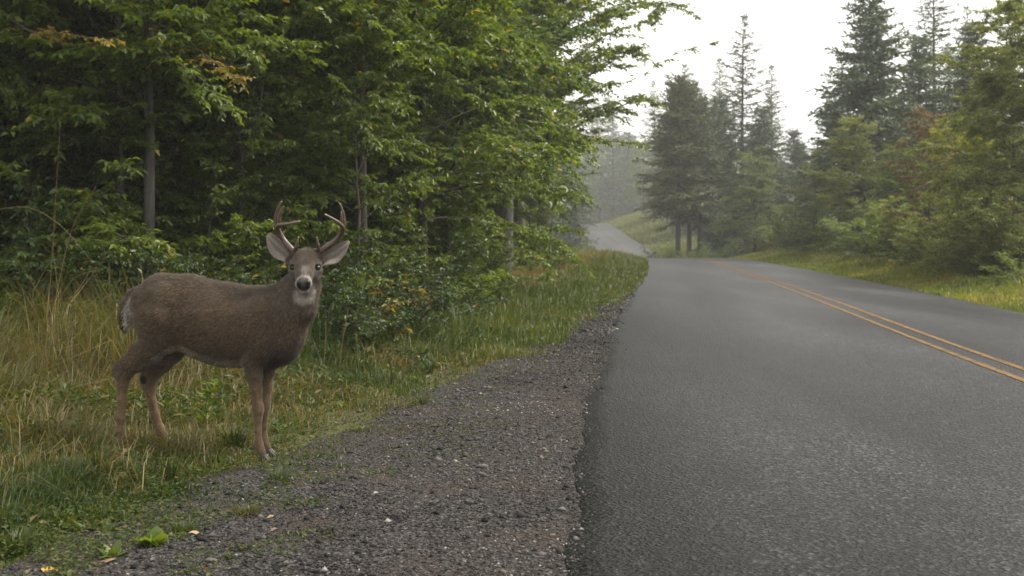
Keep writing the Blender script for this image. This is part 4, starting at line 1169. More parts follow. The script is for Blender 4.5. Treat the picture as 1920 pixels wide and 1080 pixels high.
# trees deep in the wood: nothing tells them apart
rw = np.random.default_rng(77)
deep = [(-4.6, 20.2), (-5.5, 19.2), (-9.5, 18), (-6.2, 21), (-8.5, 24), (-4.6, 24.5), (-11.5, 22), (-6.6, 27.5), (-3.2, 27.5), (-10, 29), (-5, 32), (-2.2, 33.5), (-8, 35), (-13, 32), (-3.6, 38.5), (-6.5, 41), (-11, 40), (-1.2, 41), (-2.4, 47), (-6, 49), (-15, 26), (-16, 38), (-1.6, 50), (-3.5, 56), (-2.4, 63), (-10, 52), (-12, 17), (-14.5, 20), (-18, 31), (-11.5, 14.5), (-13, 27), (-17, 45), (-22, 36)]
for k, (x, y) in enumerate(deep):
    place(TREE_D, x + rw.normal(0, .3), y + rw.normal(0, .3), rw.uniform(0, 6.28), rw.uniform(.85, 1.2), 'dark tree deep inside the left wood', 'tree', 'trees deep inside the left wood', [None, M_LEAF_COOL][k % 2])
for k, (x, y) in enumerate([(-9, 19.5), (-6.8, 20), (-5.6, 22.5), (-4, 22.8), (-2.6, 24), (-7.6, 24), (-3.4, 30), (-5.4, 28), (-2.0, 36), (-12, 24), (-9.5, 26), (-1.6, 46), (-1.6, 54), (-10.5, 17), (-12.5, 19.5), (-14, 23), (-8.5, 30), (-11, 34), (-6.5, 34.5), (-10.2, 21.5), (-4.6, 36), (-15, 30)]):
    place(BUSH_D, x, y, rw.uniform(0, 6.28), rw.uniform(1.0, 1.45), 'dim undergrowth bush deep inside the left wood', 'bush', 'undergrowth bushes deep inside the left wood', M_LEAF)

# ------------------------------------------------------------------ right side
GRP_RT = 'trees along the right side of the road'
GRP_RB = 'bushes along the right verge'
def at(px, y): return (px - 960) * y / F
for pr, px, y, a, s, lab, lm, sxy in (
    (FIR_A, 1391, 90, 10, 1.03, 'tallest spruce standing left of the sky gap', None, 1.0),
    (FIR_A, 1447, 93, 130, .84, 'narrower spruce right beside the tallest one', None, .8),
    (FIR_C, 1271, 84, 40, .88, 'hazy pine with a bare dark trunk at the road\'s far bend', M_NEEDLE_OLV, 1.0),
    (FIR_C, 1292, 89, 160, .90, 'middle pine of the bare-trunked three at the bend', M_NEEDLE_OLV, 1.0),
    (FIR_C, 1312, 86, 290, .80, 'right pine of the bare-trunked three at the bend', M_NEEDLE, 1.0),
    (FIR_B, 1352, 94, 70, .98, 'dark full conifer between pines and tallest spruce', M_NEEDLE, .9),
    (FIR_B, 1425, 88, 200, .85, 'dark conifer below the tallest spruce', M_NEEDLE, .95),
    (FIR_B, 1490, 96, 20, .78, 'dim low conifer at the foot of the sky gap', M_NEEDLE, 1.0),
    (FIR_B, 1632, 58, 50, .98, 'big olive conifer with drooping boughs right of the sky gap', None, .95),
    (FIR_A, 1634, 66, 50, .76, 'thin-topped spruce poking above the drooping conifer', None, .8),
    (FIR_A, 1752, 64, 150, .83, 'tall dark spruce right of the drooping conifer', None, 1.1),
    (FIR_A, 1815, 70, 250, .78, 'slender spruce spire behind the tall dark one', None, .7),
    (FIR_B, 1722, 60, 230, .80, 'dense conifer below the tall dark spruce', M_NEEDLE, .9),
    (FIR_B, 1826, 52, 310, .75, 'blue-green conifer behind the golden bushes', M_NEEDLE, .95),
    (FIR_B, 1560, 66, 10, .62, 'short olive conifer at the left foot of the big one', None, 1.0),
):
    place(pr, at(px, y), y, R(a), s, lab, 'tree', GRP_RT, lm, sxy=sxy)
for pr, px, y, a, s, lab, lm in (
    (TREE_B, 1415, 74, 30, .84, 'pale green young tree beside the far bend', M_LEAF_PALE),
    (TREE_B, 1905, 33, 140, .88, 'grey-green leafy tree at the right edge of the picture', M_LEAF_OLIVE),
    (TREE_B, 1960, 30, 60, .86, 'brownish leafy tree cut by the right edge', M_LEAF_OLIVE),
    (TREE_E, 1738, 40, 200, 1.0, 'rust-brown withering young tree among the right bushes', M_LEAF_RUST),
    (TREE_E, 1800, 38, 80, .92, 'olive young tree with a yellow-green top', M_LEAF_YGREEN),
    (TREE_E, 1852, 34, 80, .80, 'bright yellow-green sapling at the right', M_LEAF_YGREEN),
    (TREE_A, 1600, 52, 310, .78, 'olive leafy tree under the big drooping conifer', M_LEAF_OLIVE),
    (TREE_A, 1530, 64, 10, .70, 'light leafy tree left of the big drooping conifer', M_LEAF_OLIVE),
    (TREE_B, 1690, 48, 10, .56, 'dusky leafy tree in the middle of the right bushes', M_LEAF),
):
    place(pr, at(px, y), y, R(a), s, lab, 'tree', GRP_RT, lm)
for pr, px, y, a, s, lab, lm in (
    (BUSH_D, 1452, 74, 10, .75, 'pale rounded bush farthest along the right verge', M_LEAF_OLIVE),
    (BUSH_D, 1495, 66, 100, .85, 'light green bush near the right verge\'s far end', M_LEAF_LIME),
    (BUSH_D, 1545, 58, 200, .95, 'green bush left of the drooping conifer\'s foot', M_LEAF_LIME),
    (BUSH_D, 1592, 54, 40, .8, 'dark green bush under the drooping conifer', M_LEAF),
    (BUSH_D, 1640, 47, 300, .85, 'grey-green bush in the middle of the right verge', M_LEAF_PALE),
    (BUSH_D, 1688, 44, 150, .85, 'mid-height bush right of the drooping conifer', M_LEAF_LIME),
    (BUSH_D, 1735, 41, 80, .9, 'olive bush below the rust-brown young tree', M_LEAF_OLIVE),
    (BUSH_C, 1770, 36, 10, .8, 'dark-hearted bush near the right verge', M_LEAF_OLIVE),
    (BUSH_D, 1810, 35, 220, .78, 'yellowish bush below the bright sapling', M_LEAF_OLIVE),
    (BUSH_D, 1865, 30, 20, .72, 'brownish bush near the right picture edge', M_LEAF_OLIVE),
    (BUSH_D, 1915, 28, 130, .80, 'large bush cut by the right picture edge', M_LEAF_OLIVE),
    (BUSH_A, 1850, 29.5, 20, .8, 'small dark bush low on the right verge', M_LEAF_OLIVE),
    (BUSH_B, 1700, 38, 20, 1.0, 'low dark bush nearest the right verge grass', M_LEAF_LIME),
    (BUSH_B, 1780, 33, 120, .9, 'low olive bush at the right verge grass', M_LEAF_OLIVE),
    (BUSH_B, 1300, 80, 30, 1.2, 'low shadowy bush under the bare-trunked pines', M_LEAF),
    (BUSH_A, 1240, 92, 100, 1.5, 'light bush left of the bare-trunked pines', M_LEAF_LIME),
    (BUSH_A, 1345, 82, 60, 1.5, 'dark bush right of the bare-trunked pines', M_LEAF_COOL),
    (BUSH_A, 1930, 25.5, 200, .75, 'lime-green bush in the right corner above the road', M_LEAF_LIME),
):
    place(pr, at(px, y), y, R(a), s, lab, 'bush', GRP_RB, lm)

# second row on the right and the far wood in the haze
for k, (px, y, s) in enumerate([(1580, 84, .8), (1680, 80, .72), (1780, 82, .8), (1880, 60, .72), (1930, 55, .8), (1500, 110, .75), (1440, 112, .8), (1860, 78, .7), (1340, 112, .8)]):
    place([FIR_A, FIR_B][k % 2], at(px, y), y, rw.uniform(0, 6.28), s, 'dim conifer in the row behind the right-hand trees', 'tree', 'conifers in the back row on the right')
far = [(1015, 150, .9), (1050, 175, 1.0), (1075, 215, 1.1), (1100, 240, 1.0), (1125, 230, 1.15), (1150, 225, 1.0), (1175, 235, 1.1), (1200, 230, 1.0), (1228, 215, 1.1), (1250, 170, .9), (1262, 140, .8), (1285, 150, .9), (1310, 135, .8), (1030, 130, .8), (1110, 275, 1.3), (1160, 280, 1.3), (1215, 270, 1.2), (1350, 140, .9), (1060, 120, .7), (1090, 255, 1.2), (1140, 250, 1.2), (1185, 260, 1.2), (1205, 205, .9), (1120, 300, 1.4), (1240, 245, 1.1)]
for k, (px, y, s) in enumerate(far):
    place([FIR_B, TREE_D, FIR_A][k % 3], at(px, y), y, rw.uniform(0, 6.28), s * 1.25, 'pale misty tree beyond the far road', 'tree', 'misty trees beyond the far road')
# ------------------------------------------------------------------ grass, gravel, small plants
_FE = np.array([(-5, -9), (4, -8.5), (9, -8), (10.5, -7.2), (11.5, -4.0), (11.8, -2.6), (12.4, -1.9), (14, -1.2), (17, -.9), (20, -.8), (27, -.3), (33, .5), (40, 1.9), (50, 3.4), (60, 4.6), (75, 5)])
def wood_edge(y): return np.interp(y, _FE[:, 0], _FE[:, 1])

M_GRASS = leaf_mat('grass_blade', [(0, (.021, .044, .007)), (.35, (.044, .068, .011)), (.55, (.080, .082, .018)), (.75, (.125, .097, .038)), (1, (.19, .145, .074))], .5, .35, .3)
M_GRASS_VERGE = leaf_mat('verge_blade', [(0, (.034, .056, .010)), (.4, (.070, .092, .015)), (.6, (.115, .108, .028)), (.8, (.13, .082, .037)), (1, (.17, .13, .064))], .5, .35, .3)

M_GRASS_RIGHT = leaf_mat('right_verge_blade', [(0, (.075, .105, .018)), (.4, (.14, .165, .028)), (.6, (.21, .195, .05)), (.8, (.24, .19, .08)), (1, (.28, .22, .11))], .5, .4, .3)

def blades(P, h, w, az, bend, tint, lean=.25):
    n = len(P); d = np.stack([np.cos(az), np.sin(az), np.zeros(n)], -1); s = np.stack([-np.sin(az + .6), np.cos(az + .6), np.zeros(n)], -1)
    h = h[:, None]; w = w[:, None]; b = bend[:, None]
    m = P + UP * h * .55 + d * h * b * .28; t = P + UP * h * (1 - .35 * b ** 2) + d * h * b
    V = np.stack([P - s * w * .5 - UP * .02, P + s * w * .5 - UP * .02, m - s * w * .42, m + s * w * .42, t], 1).reshape(-1, 3)
    k = np.arange(n)[:, None] * 5
    Ff = np.concatenate([k + [0, 1, 3], k + [0, 3, 2], k + [2, 3, 4]], 1).reshape(-1, 3)
    return V, Ff, np.repeat(tint, 5)

def scatter(n, y0, y1, xa, xb, rng, power=1.0):
    """Points between two x curves, denser near the camera."""
    u = rng.random(n)
    y = y0 * (y1 / y0) ** u if power == 1 else y0 + (y1 - y0) * u
    a, b = xa(y), xb(y)
    x = a + (b - a) * rng.random(n)
    return x, y

def grass_patch(name, label, n, y0, y1, xa, xb, hfun, dfun, tfun, wid, mat, seed, bend=(.1, .9), power=1):
    rng = np.random.default_rng(seed)
    x, y = scatter(n, y0, y1, xa, xb, rng, power)
    # gather blades into small tufts
    x = x + .03 * (vnoise(x * 9, y * 9, seed) - .5); 
    k = rng.random(n) < dfun(x, y); x, y = x[k], y[k]; n = len(x)
    P = np.stack([x, y, ground_z(x, y)], -1)
    h = hfun(x, y) * rng.uniform(.4, 1.4, n) * (.35 + 1.3 * vnoise(x * 3.6, y * 3.6, seed + 1))
    V, Ff, T = blades(P, h, wid(y) * rng.uniform(.6, 1.4, n), rng.uniform(0, 6.28, n), rng.uniform(*bend, n), np.clip(tfun(x, y, rng, n), 0, 1))
    o = link(name, mesh_data(name, V, Ff, mat, {'tint': T})); tag(o, label, kind='stuff'); return o

def g_of(x, y): return gravel_edge(y) - x
def dry(x, y): return sstep(.42, .68, vnoise(x * .8 + 4, y * .8, 51))

# long mixed grass round the deer and towards the left edge
grass_patch('meadow_grass', 'long green and straw-coloured grass round the deer and left of it', 120000, 4.0, 13.2, lambda y: np.maximum(wood_edge(y) - .2, -.5 * y - .6), lambda y: gravel_edge(y) + .05,
            lambda x, y: .035 + .12 * sstep(.2, 1.3, g_of(x, y)) + .15 * sstep(1.2, 3.0, g_of(x, y)) + .34 * sstep(7.4, 9.6, y) * sstep(1.0, 2.6, g_of(x, y)),
            lambda x, y: sstep(-.05, .9, g_of(x, y) + .75 * (vnoise(x * 2.3, y * 2.3, 61) - .5)) * (.35 + .65 * sstep(.3, .6, vnoise(x * 2.7, y * 2.7, 62))),
            lambda x, y, r, n: .12 + .40 * dry(x, y) * sstep(5.8, 6.8, y) + .08 * sstep(6.5, 8, y) + .25 * (vnoise(x * 5, y * 5, 63) - .3) + r.normal(0, .2, n), lambda y: .0032 + .0006 * y, M_GRASS, 101, (.3, 1.55))
grass_patch('straw_grass', 'bent dry straw tangled in the long grass left of the deer', 9000, 5.4, 12.5, lambda y: np.maximum(wood_edge(y) - .2, -.5 * y - .6), lambda y: gravel_edge(y) - .5,
            lambda x, y: .16 + .22 * sstep(.6, 2.4, g_of(x, y)), lambda x, y: sstep(.40, .72, vnoise(x * 1.3, y * 1.3, 66)) * sstep(.2, 1.6, g_of(x, y)),
            lambda x, y, r, n: .80 + r.normal(0, .12, n), lambda y: .0025 + .0005 * y, M_GRASS, 106, (.8, 1.65))
# verge along the wood
grass_patch('verge_grass', 'short green roadside grass running along the left wood', 90000, 11.5, 72, lambda y: wood_edge(y) - .6, lambda y: gravel_edge(y) + .1,
            lambda x, y: .08 + .20 * sstep(.1, 1.6, g_of(x, y)) + .10 * sstep(25, 45, y),
            lambda x, y: sstep(-.1, .7, g_of(x, y) + .7 * (vnoise(x * 1.7, y * 1.7, 64) - .5) + .25 * sstep(14, 25, y)),
            lambda x, y, r, n: .22 + .5 * sstep(.8, .1, (x - wood_edge(y)) / 2.2) * sstep(.35, .6, vnoise(x * .6, y * .35, 65)) * sstep(19, 23, y) + .2 * dry(x, y) + r.normal(0, .14, n), lambda y: .0035 + .00075 * y, M_GRASS_VERGE, 102, (.2, 1.1))
grass_patch('right_verge_grass', 'yellowish grass on the bank along the right side of the road', 80000, 16, 82, lambda y: right_edge(y) + .02, lambda y: right_edge(y) + 5.5,
            lambda x, y: .07 + .16 * sstep(.0, 2.0, x - right_edge(y)),
            lambda x, y: .25 + .75 * sstep(0, .5, x - right_edge(y) + .3 * (vnoise(x, y, 8) - .5)),
            lambda x, y, r, n: .30 + .3 * (dry(x, y) - .4) + r.normal(0, .15, n), lambda y: .004 + .0008 * y, M_GRASS_RIGHT, 103, (.2, 1.1))
grass_patch('far_bank_grass', 'bright grass on the bank beside the far stretch of road', 30000, 100, 215, lambda y: right_edge(y) + .1, lambda y: right_edge(y) + 16,
            lambda x, y: .28 + 0 * x, lambda x, y: .9 + 0 * x, lambda x, y, r, n: .42 + r.normal(0, .12, n), lambda y: .14 + 0 * y, M_GRASS_VERGE, 104, (.2, 1.0), 2)
grass_patch('far_left_grass', 'grass edging the far stretch of road on its left', 12000, 72, 215, lambda y: left_edge(y) - 6, lambda y: left_edge(y) - .1,
            lambda x, y: .30 + 0 * x, lambda x, y: .9 + 0 * x, lambda x, y, r, n: .35 + r.normal(0, .12, n), lambda y: .12 + 0 * y, M_GRASS_VERGE, 105, (.2, 1.0), 2)

# creeping weeds: small leaves hugging the ground where grass meets gravel
def ground_cover():
    rng = np.random.default_rng(111)
    n = 60000
    x, y = scatter(n, 3.9, 13, lambda y: np.maximum(wood_edge(y), -.5 * y - .5), lambda y: gravel_edge(y) + 1.0, rng)
    g = g_of(x, y)
    d = sstep(-.95, .35, g + 1.3 * (vnoise(x * 3.2, y * 3.2, 71) - .5)) * sstep(.35, .55, vnoise(x * 4.1, y * 4.1, 72) + .25 * sstep(.2, 1, g))
    k = rng.random(n) < d; x, y = x[k], y[k]; n = len(x)
    P = np.stack([x, y, ground_z(x, y) + .012 + rng.uniform(0, .06, n) * sstep(-.2, .6, g[k])], -1)
    az = rng.uniform(0, 6.28, n); D = np.stack([np.cos(az), np.sin(az), rng.normal(.35, .35, n)], -1)
    L = rng.uniform(.010, .030, n)
    V, Ff = leaf_faces(P, D, UP + rng.normal(0, .35, (n, 3)), L, L * rng.uniform(.35, .7, n), .15, .2)
    tint = np.clip(rng.normal(.32, .16, n) + .25 * (rng.random(n) < .12), 0, .9)
    o = link('ground_cover', mesh_data('ground_cover', V, Ff, M_GRASS, {'tint': np.repeat(tint, 4)})); tag(o, 'small creeping weeds where grass meets gravel', kind='stuff')
ground_cover()
def meadow_weeds():
    rng = np.random.default_rng(112)
    n = 60000
    x, y = scatter(n, 5.0, 13, lambda y: np.maximum(wood_edge(y) - .3, -.5 * y - .5), lambda y: gravel_edge(y) - .2, rng)
    k = rng.random(n) < sstep(.45, .75, vnoise(x * 2.2, y * 2.2, 75)) * sstep(.2, 1.4, g_of(x, y)); x, y = x[k], y[k]; n = len(x)
    P = np.stack([x, y, ground_z(x, y) + rng.uniform(.02, .24, n) * sstep(.2, 1.8, g_of(x, y))], -1)
    az = rng.uniform(0, 6.28, n); D = np.stack([np.cos(az), np.sin(az), rng.normal(.5, .5, n)], -1); L = rng.uniform(.025, .085, n)
    V, Ff = leaf_faces(P, D, UP + rng.normal(0, .5, (n, 3)), L, L * rng.uniform(.18, .5, n), .15, .25)
    t = np.clip(rng.normal(.25, .15, n) + .35 * (rng.random(n) < .18), 0, .95)
    o = link('meadow_weeds', mesh_data('meadow_weeds', V, Ff, M_GRASS, {'tint': np.repeat(t, 4)})); tag(o, 'leafy weeds tangled in the long grass', kind='stuff')
meadow_weeds()

# loose stones of the shoulder
def stone_mat():
    m, nt, b = new_mat('stone')
    at = N(nt, 'ShaderNodeAttribute', attribute_name='tint'); tc = N(nt, 'ShaderNodeTexCoord')
    n1 = noise(nt, 150, 3, .6, tc.outputs['Object'])
    r = ramp(nt, at.outputs['Fac'], [(0, (.013, .0125, .0122)), (.45, (.048, .0455, .0437)), (.75, (.10, .094, .089)), (.9, (.125, .094, .073)), (.97, (.22, .205, .19)), (1, (.34, .32, .30))])
    r2 = ramp(nt, n1.outputs['Fac'], [(.3, (.75, .75, .75)), (.7, (1.2, 1.2, 1.2))])
    nt.links.new(mixc(nt, 1.0, r.outputs[0], r2.outputs[0], 'MULTIPLY'), b.inputs['Base Color']); b.inputs['Roughness'].default_value = .85; b.inputs['Specular IOR Level'].default_value = .15
    return m
M_STONE = stone_mat()
OCT_V = np.array([[1, 0, 0], [-1, 0, 0], [0, 1, 0], [0, -1, 0], [0, 0, 1], [0, 0, -1.0]])
OCT_F = np.array([[0, 2, 4], [2, 1, 4], [1, 3, 4], [3, 0, 4], [2, 0, 5], [1, 2, 5], [3, 1, 5], [0, 3, 5]])
def stones(name, label, n, y0, y1, xa, xb, size, seed, dfun=None):
    rng = np.random.default_rng(seed)
    x, y = scatter(n, y0, y1, xa, xb, rng)
    if dfun is not None:
        k = rng.random(n) < dfun(x, y); x, y = x[k], y[k]; n = len(x)
    s = rng.uniform(*size, n) * (1 + 1.5 * (rng.random(n) < .03)) * np.maximum(1, y / 9)
    V = OCT_V[None] * rng.uniform(.65, 1.25, (n, 6, 1)) * s[:, None, None] * np.stack([rng.uniform(.8, 1.5, n), rng.uniform(.7, 1.1, n), rng.uniform(.45, .8, n)], -1)[:, None, :]
    V = V + rng.normal(0, .16, V.shape) * s[:, None, None]
    a = rng.uniform(0, 6.28, n); c, q = np.cos(a)[:, None], np.sin(a)[:, None]
    X = V[..., 0] * c - V[..., 1] * q; Y = V[..., 0] * q + V[..., 1] * c
    V = np.stack([X, Y, V[..., 2]], -1)
    inroad = x > ragged_left(y)
    z = np.where(inroad, road_z(y) + .016, ground_z(x, y) + .012) + s * .18
    V = V + np.stack([x, y, z], -1)[:, None, :]
    f = (np.arange(n)[:, None, None] * 6 + OCT_F[None]).reshape(-1, 3)
    t = np.clip(rng.beta(1.2, 1.7, n) + .5 * (vnoise(x * 1.3, y * 1.3, 81) - .5) - .06, 0, 1); t = np.where(rng.random(n) < .006, .98, t)
    o = link(name, mesh_data(name, V.reshape(-1, 3), f, M_STONE, {'tint': np.repeat(t, 6)})); tag(o, label, kind='stuff')
stones('gravel', 'loose grey gravel stones on the shoulder', 60000, 3.6, 24, lambda y: gravel_edge(y) - .55, lambda y: ragged_left(y) + .05, (.003, .0095), 121,
       lambda x, y: (.25 + .75 * sstep(.35, -.15, g_of(x, y) + .4 * (vnoise(x * 3, y * 3, 83) - .5))) * (.7 + .3 * sstep(.25, .6, vnoise(x * 1.9, y * 1.1, 84))))
stones('road_edge_grit', 'scattered grit along the broken asphalt edge', 9000, 3.6, 24, lambda y: ragged_left(y) - .06, lambda y: ragged_left(y) + .45, (.0025, .0075), 122,
       lambda x, y: sstep(.33, 0, x - ragged_left(y)) ** 2)

# ---- single small plants and things
def spot(px, py):
    x, y = ground_point(px, py); return x, y, float(ground_z(x, y))

def stalk(name, pts, y, r, label, group, heads=False):
    """A single dry grass stem through picture points at depth y, rooted in the ground."""
    c = smooth_line([seen(a, b, y + dy) for (a, b, dy) in pts], 26); base = c[0].copy()
    base[2] = min(base[2], float(ground_z(base[0], base[1])))
    root = empty('grass_stalk', base); tag(root, label, 'stalk', group)
    g = Geo(); v, f = tube(c - base, np.linspace(r, r * .45, 26), 5); g.add(v, f, .85); link('stem', g.mesh('stalk_stem', M_GRASS, True), root)
    if heads:
        rng = np.random.default_rng(int(pts[0][0] + 999)); k = rng.integers(17, 26, 26); P = c[k] - base
        D = unit(c[k] - c[k - 1]) + rng.normal(0, .35, (26, 3)); L = rng.uniform(.012, .026, 26)
        V, Ff = leaf_faces(P, D, rng.normal(0, 1, (26, 3)), L, L * .3); o = link('seed_head', mesh_data('seed_head', V, Ff, M_GRASS, {'tint': np.full(len(V), .9)}), root); o['kind'] = 'stuff'
GS = 'tall dry grass stalks'
stalk('s', [(82, 690, 0), (95, 520, 0), (104, 380, 0), (113, 228, 0)], 8.3, .0035, 'tallest upright dry grass stalk left of the deer', GS)
stalk('s', [(72, 705, 0), (100, 580, 0), (135, 430, 0), (180, 350, 0)], 8.0, .0035, 'leaning dry grass stalk crossing the arched one', GS)
stalk('s', [(-60, 560, 0), (-35, 420, 0), (40, 388, 0), (110, 420, 0), (174, 492, 0)], 7.8, .0035, 'arched dry grass stalk at the left picture edge', GS)
stalk('s', [(96, 640, 0), (110, 570, 0), (140, 522, 0), (192, 504, 0)], 8.4, .004, 'short bowed dry stalk left of the deer\'s tail', GS)
stalk('s', [(168, 660, 0), (172, 600, 0), (190, 565, 0), (214, 549, 0)], 8.2, .005, 'bent dry stalk close behind the deer\'s tail', GS)
stalk('s', [(636, 690, 0), (642, 640, 0), (652, 582, 0)], 10.2, .006, 'upright straw stalk right of the deer\'s chest', GS, True)
stalk('s', [(606, 690, 0), (610, 650, 0), (611, 606, 0)], 10.0, .005, 'thin straw stalk close to the deer\'s chest', GS, True)
stalk('s', [(672, 690, 0), (670, 660, 0), (668, 628, 0)], 10.3, .005, 'short straw stalk farthest right of the deer', GS, True)

def rosette(name, px, py, label, cat, n, L, wid, up, mat, tint, seed, group=None):
    x, y, z = spot(px, py); rng = np.random.default_rng(seed)
    root = empty(name, (x, y, z), rng.uniform(0, 6)); tag(root, label, cat, group)
    base = None
    for k in range(n):
        az = k * 2.4 + rng.normal(0, .2); l = L * rng.uniform(.65, 1.15); e = math.radians(rng.uniform(*up))
        d = np.array([math.cos(az) * math.cos(e), math.sin(az) * math.cos(e), math.sin(e)]); s = np.array([-math.sin(az), math.cos(az), 0]); nn = np.cross(d, s)
        t = np.linspace(0, 1, 7)[:, None]; w = (np.sin(math.pi * np.clip(t, 0, 1) ** .75) ** .8 * .5 + .03) * l * wid
        mid = d * l * t - UP * (t ** 2) * l * .22
        rows = np.stack([mid + s * w - nn * w * .25, mid, mid - s * w - nn * w * .25], 1).reshape(-1, 3)
        i, j = np.meshgrid(np.arange(6), np.arange(2), indexing='ij'); a = (i * 3 + j).ravel()
        f = np.stack([a, a + 1, a + 4, a + 3], -1)
        link('leaf', mesh_data(name + '_leaf', rows, f, mat, {'tint': np.full(21, np.clip(tint + rng.normal(0, .06), 0, 1))}, smooth=True), root)
    return root
rosette('broadleaf_plant', 289, 1018, 'light green broad-leaved plant alone on the gravel', 'plant', 12, .115, .62, (42, 84), M_LEAF_LIME, .55, 1)
rosette('seedling', 206, 1040, 'small pale seedling left of the broad-leaved plant', 'plant', 8, .095, .5, (28, 68), M_LEAF_LIME, .55, 2)
rosette('leafy_weed', 12, 850, 'broad green weed at the left edge beside the grass', 'plant', 9, .16, .5, (30, 75), M_LEAF_LIME, .45, 3)
rosette('leafy_weed', 55, 690, 'broad-leaved weed in the long grass left of the deer', 'plant', 10, .20, .45, (25, 70), M_LEAF_LIME, .55, 4)
rosette('flowering_weed', 685, 722, 'small weed with yellow leaves at the gravel\'s far edge', 'plant', 12, .09, .5, (20, 70), M_LEAF_GOLD, .5, 5)

def tuft(px, py, label, n, h, w, tint, seed, bend=(.2, .9), group='grass tufts by the gravel', mat=None):
    x, y, z = spot(px, py); rng = np.random.default_rng(seed)
    P = rng.normal(0, .022, (n, 3)); P[:, 2] = 0; az = np.arctan2(P[:, 1], P[:, 0]) + rng.normal(0, .5, n)
    V, Ff, T = blades(P, h * rng.uniform(.55, 1.15, n), np.full(n, w) * rng.uniform(.7, 1.3, n), az, rng.uniform(*bend, n), np.clip(tint + rng.normal(0, .08, n), 0, 1))
    o = link('grass_tuft', mesh_data('grass_tuft', V, Ff, mat or M_GRASS, {'tint': T}), None, (x, y, z)); tag(o, label, 'tuft', group); o['kind'] = 'thing'
    del o['kind']
tuft(438, 832, 'bushy green grass tuft left of the deer\'s foreleg', 90, .17, .011, .28, 11, (.3, 1.1))
tuft(340, 985, 'small spiky tuft above the broad-leaved plant', 50, .075, .007, .3, 12, (.4, 1.3))
tuft(466, 955, 'flat yellowish tuft on the gravel in front of the deer', 50, .075, .008, .52, 13, (.5, 1.4))
tuft(525, 900, 'dark little tuft on the gravel right of the foreleg', 45, .09, .006, .2, 14, (.4, 1.2))
tuft(785, 758, 'small yellow-green tuft at the gravel\'s grassy edge', 50, .085, .010, .45, 15, (.4, 1.2))
tuft(800, 470 + 225, 'upright grass tuft on the verge beyond the gravel', 60, .18, .010, .4, 16)
tuft(322, 905, 'slim upright tuft below the deer\'s hind hoof', 34, .20, .008, .3, 17, (.1, .5))
tuft(60, 945, 'lush green tuft low in the left corner', 80, .19, .010, .18, 19, (.3, 1.1))
tuft(135, 925, 'thick green tuft right of the corner one', 70, .17, .010, .26, 20, (.3, 1.1))
tuft(30, 1035, 'yellowish green tuft at the very left bottom', 60, .13, .009, .36, 21, (.3, 1.2))
tuft(235, 900, 'green tuft right below the deer\'s near hind leg', 60, .16, .009, .22, 22, (.3, 1.2))
tuft(75, 850, 'tall green tuft at the left edge of the grass', 70, .24, .011, .16, 23, (.2, 1.0))
tuft(590, 845, 'sparse tuft creeping onto the gravel beyond the foreleg', 40, .07, .008, .35, 24, (.6, 1.4))
tuft(680, 800, 'flat weed patch creeping onto the gravel', 45, .06, .010, .42, 25, (.7, 1.5))
tuft(640, 870, 'tiny lone tuft out on the gravel', 30, .05, .007, .38, 26, (.6, 1.4))
tuft(185, 905, 'pale stiff blades left of the deer\'s hind legs', 26, .30, .010, .45, 18, (.1, .5))

def upright_weed(px, py, h, label, seed):
    x, y, z = spot(px, py); rng = np.random.default_rng(seed)
    root = empty('upright_weed', (x, y, z)); tag(root, label, 'weed')
    c = smooth_line([(0, 0, 0), (.012, 0, h * .4), (.03, 0, h * .75), (.085, 0, h)], 20)
    g = Geo(); v, f = tube(c, np.linspace(.0045, .0018, 20), 5); g.add(v, f, .1); link('stem', g.mesh('weed_stem', M_LEAF, True), root)
    n = 64; k = rng.integers(5, 20, n); az = rng.uniform(0, 6.28, n)
    D = np.stack([np.cos(az), np.sin(az), rng.uniform(.5, 1.4, n)], -1); L = rng.uniform(.05, .095, n)
    V, Ff = leaf_faces(c[k], D, UP + rng.normal(0, .3, (n, 3)), L, L * .17, .1, .2)
    o = link('foliage', mesh_data('weed_foliage', V, Ff, M_LEAF, {'tint': np.repeat(rng.uniform(.2, .7, n), 4)}), root); o['kind'] = 'stuff'
upright_weed(380, 818, .36, 'upright narrow-leaved green weed between the deer\'s legs', 31)

def fallen_leaf(px, py, L, wid, col, rz, label, seed, dz=.012):
    x, y, z = spot(px, py); rng = np.random.default_rng(seed)
    t = np.linspace(0, 1, 9)[:, None]; w = np.sin(math.pi * t ** .8) * L * wid * .5 + .001
    mid = np.concatenate([(t - .5) * L, 0 * t, .10 * L * np.sin(t * 5 + seed)], 1); s = np.array([0, 1.0, 0])
    rows = np.stack([mid + s * w + UP * w * .5, mid, mid - s * w + UP * w * .35], 1).reshape(-1, 3)
    i, j = np.meshgrid(np.arange(8), np.arange(2), indexing='ij'); a = (i * 3 + j).ravel()
    o = link('fallen_leaf', mesh_data('fallen_leaf', rows, np.stack([a, a + 1, a + 4, a + 3], -1), plain_mat('dead_leaf', col, .7, .2, .3, 60), smooth=True), None, (x, y, z + dz))
    o.rotation_euler = (0, 0, rz); tag(o, label, 'leaf', 'fallen leaves on the gravel')
fallen_leaf(372, 996, .085, .42, (.26, .18, .12), .1, 'curled tan leaf right of the broad-leaved plant', 1)
fallen_leaf(95, 1068, .085, .6, (.36, .20, .03), -.3, 'orange-yellow fallen leaf in the lower left corner', 2)
fallen_leaf(193, 1052, .10, .45, (.20, .13, .085), .35, 'brown curled leaf lying under the pale seedling', 3)
fallen_leaf(508, 962, .05, .5, (.22, .15, .10), 1.0, 'tiny dead leaf on the gravel in front of the foreleg', 4)
fallen_leaf(515, 990, .045, .5, (.16, .11, .08), .6, 'tiny dark dead leaf on the open gravel', 5)

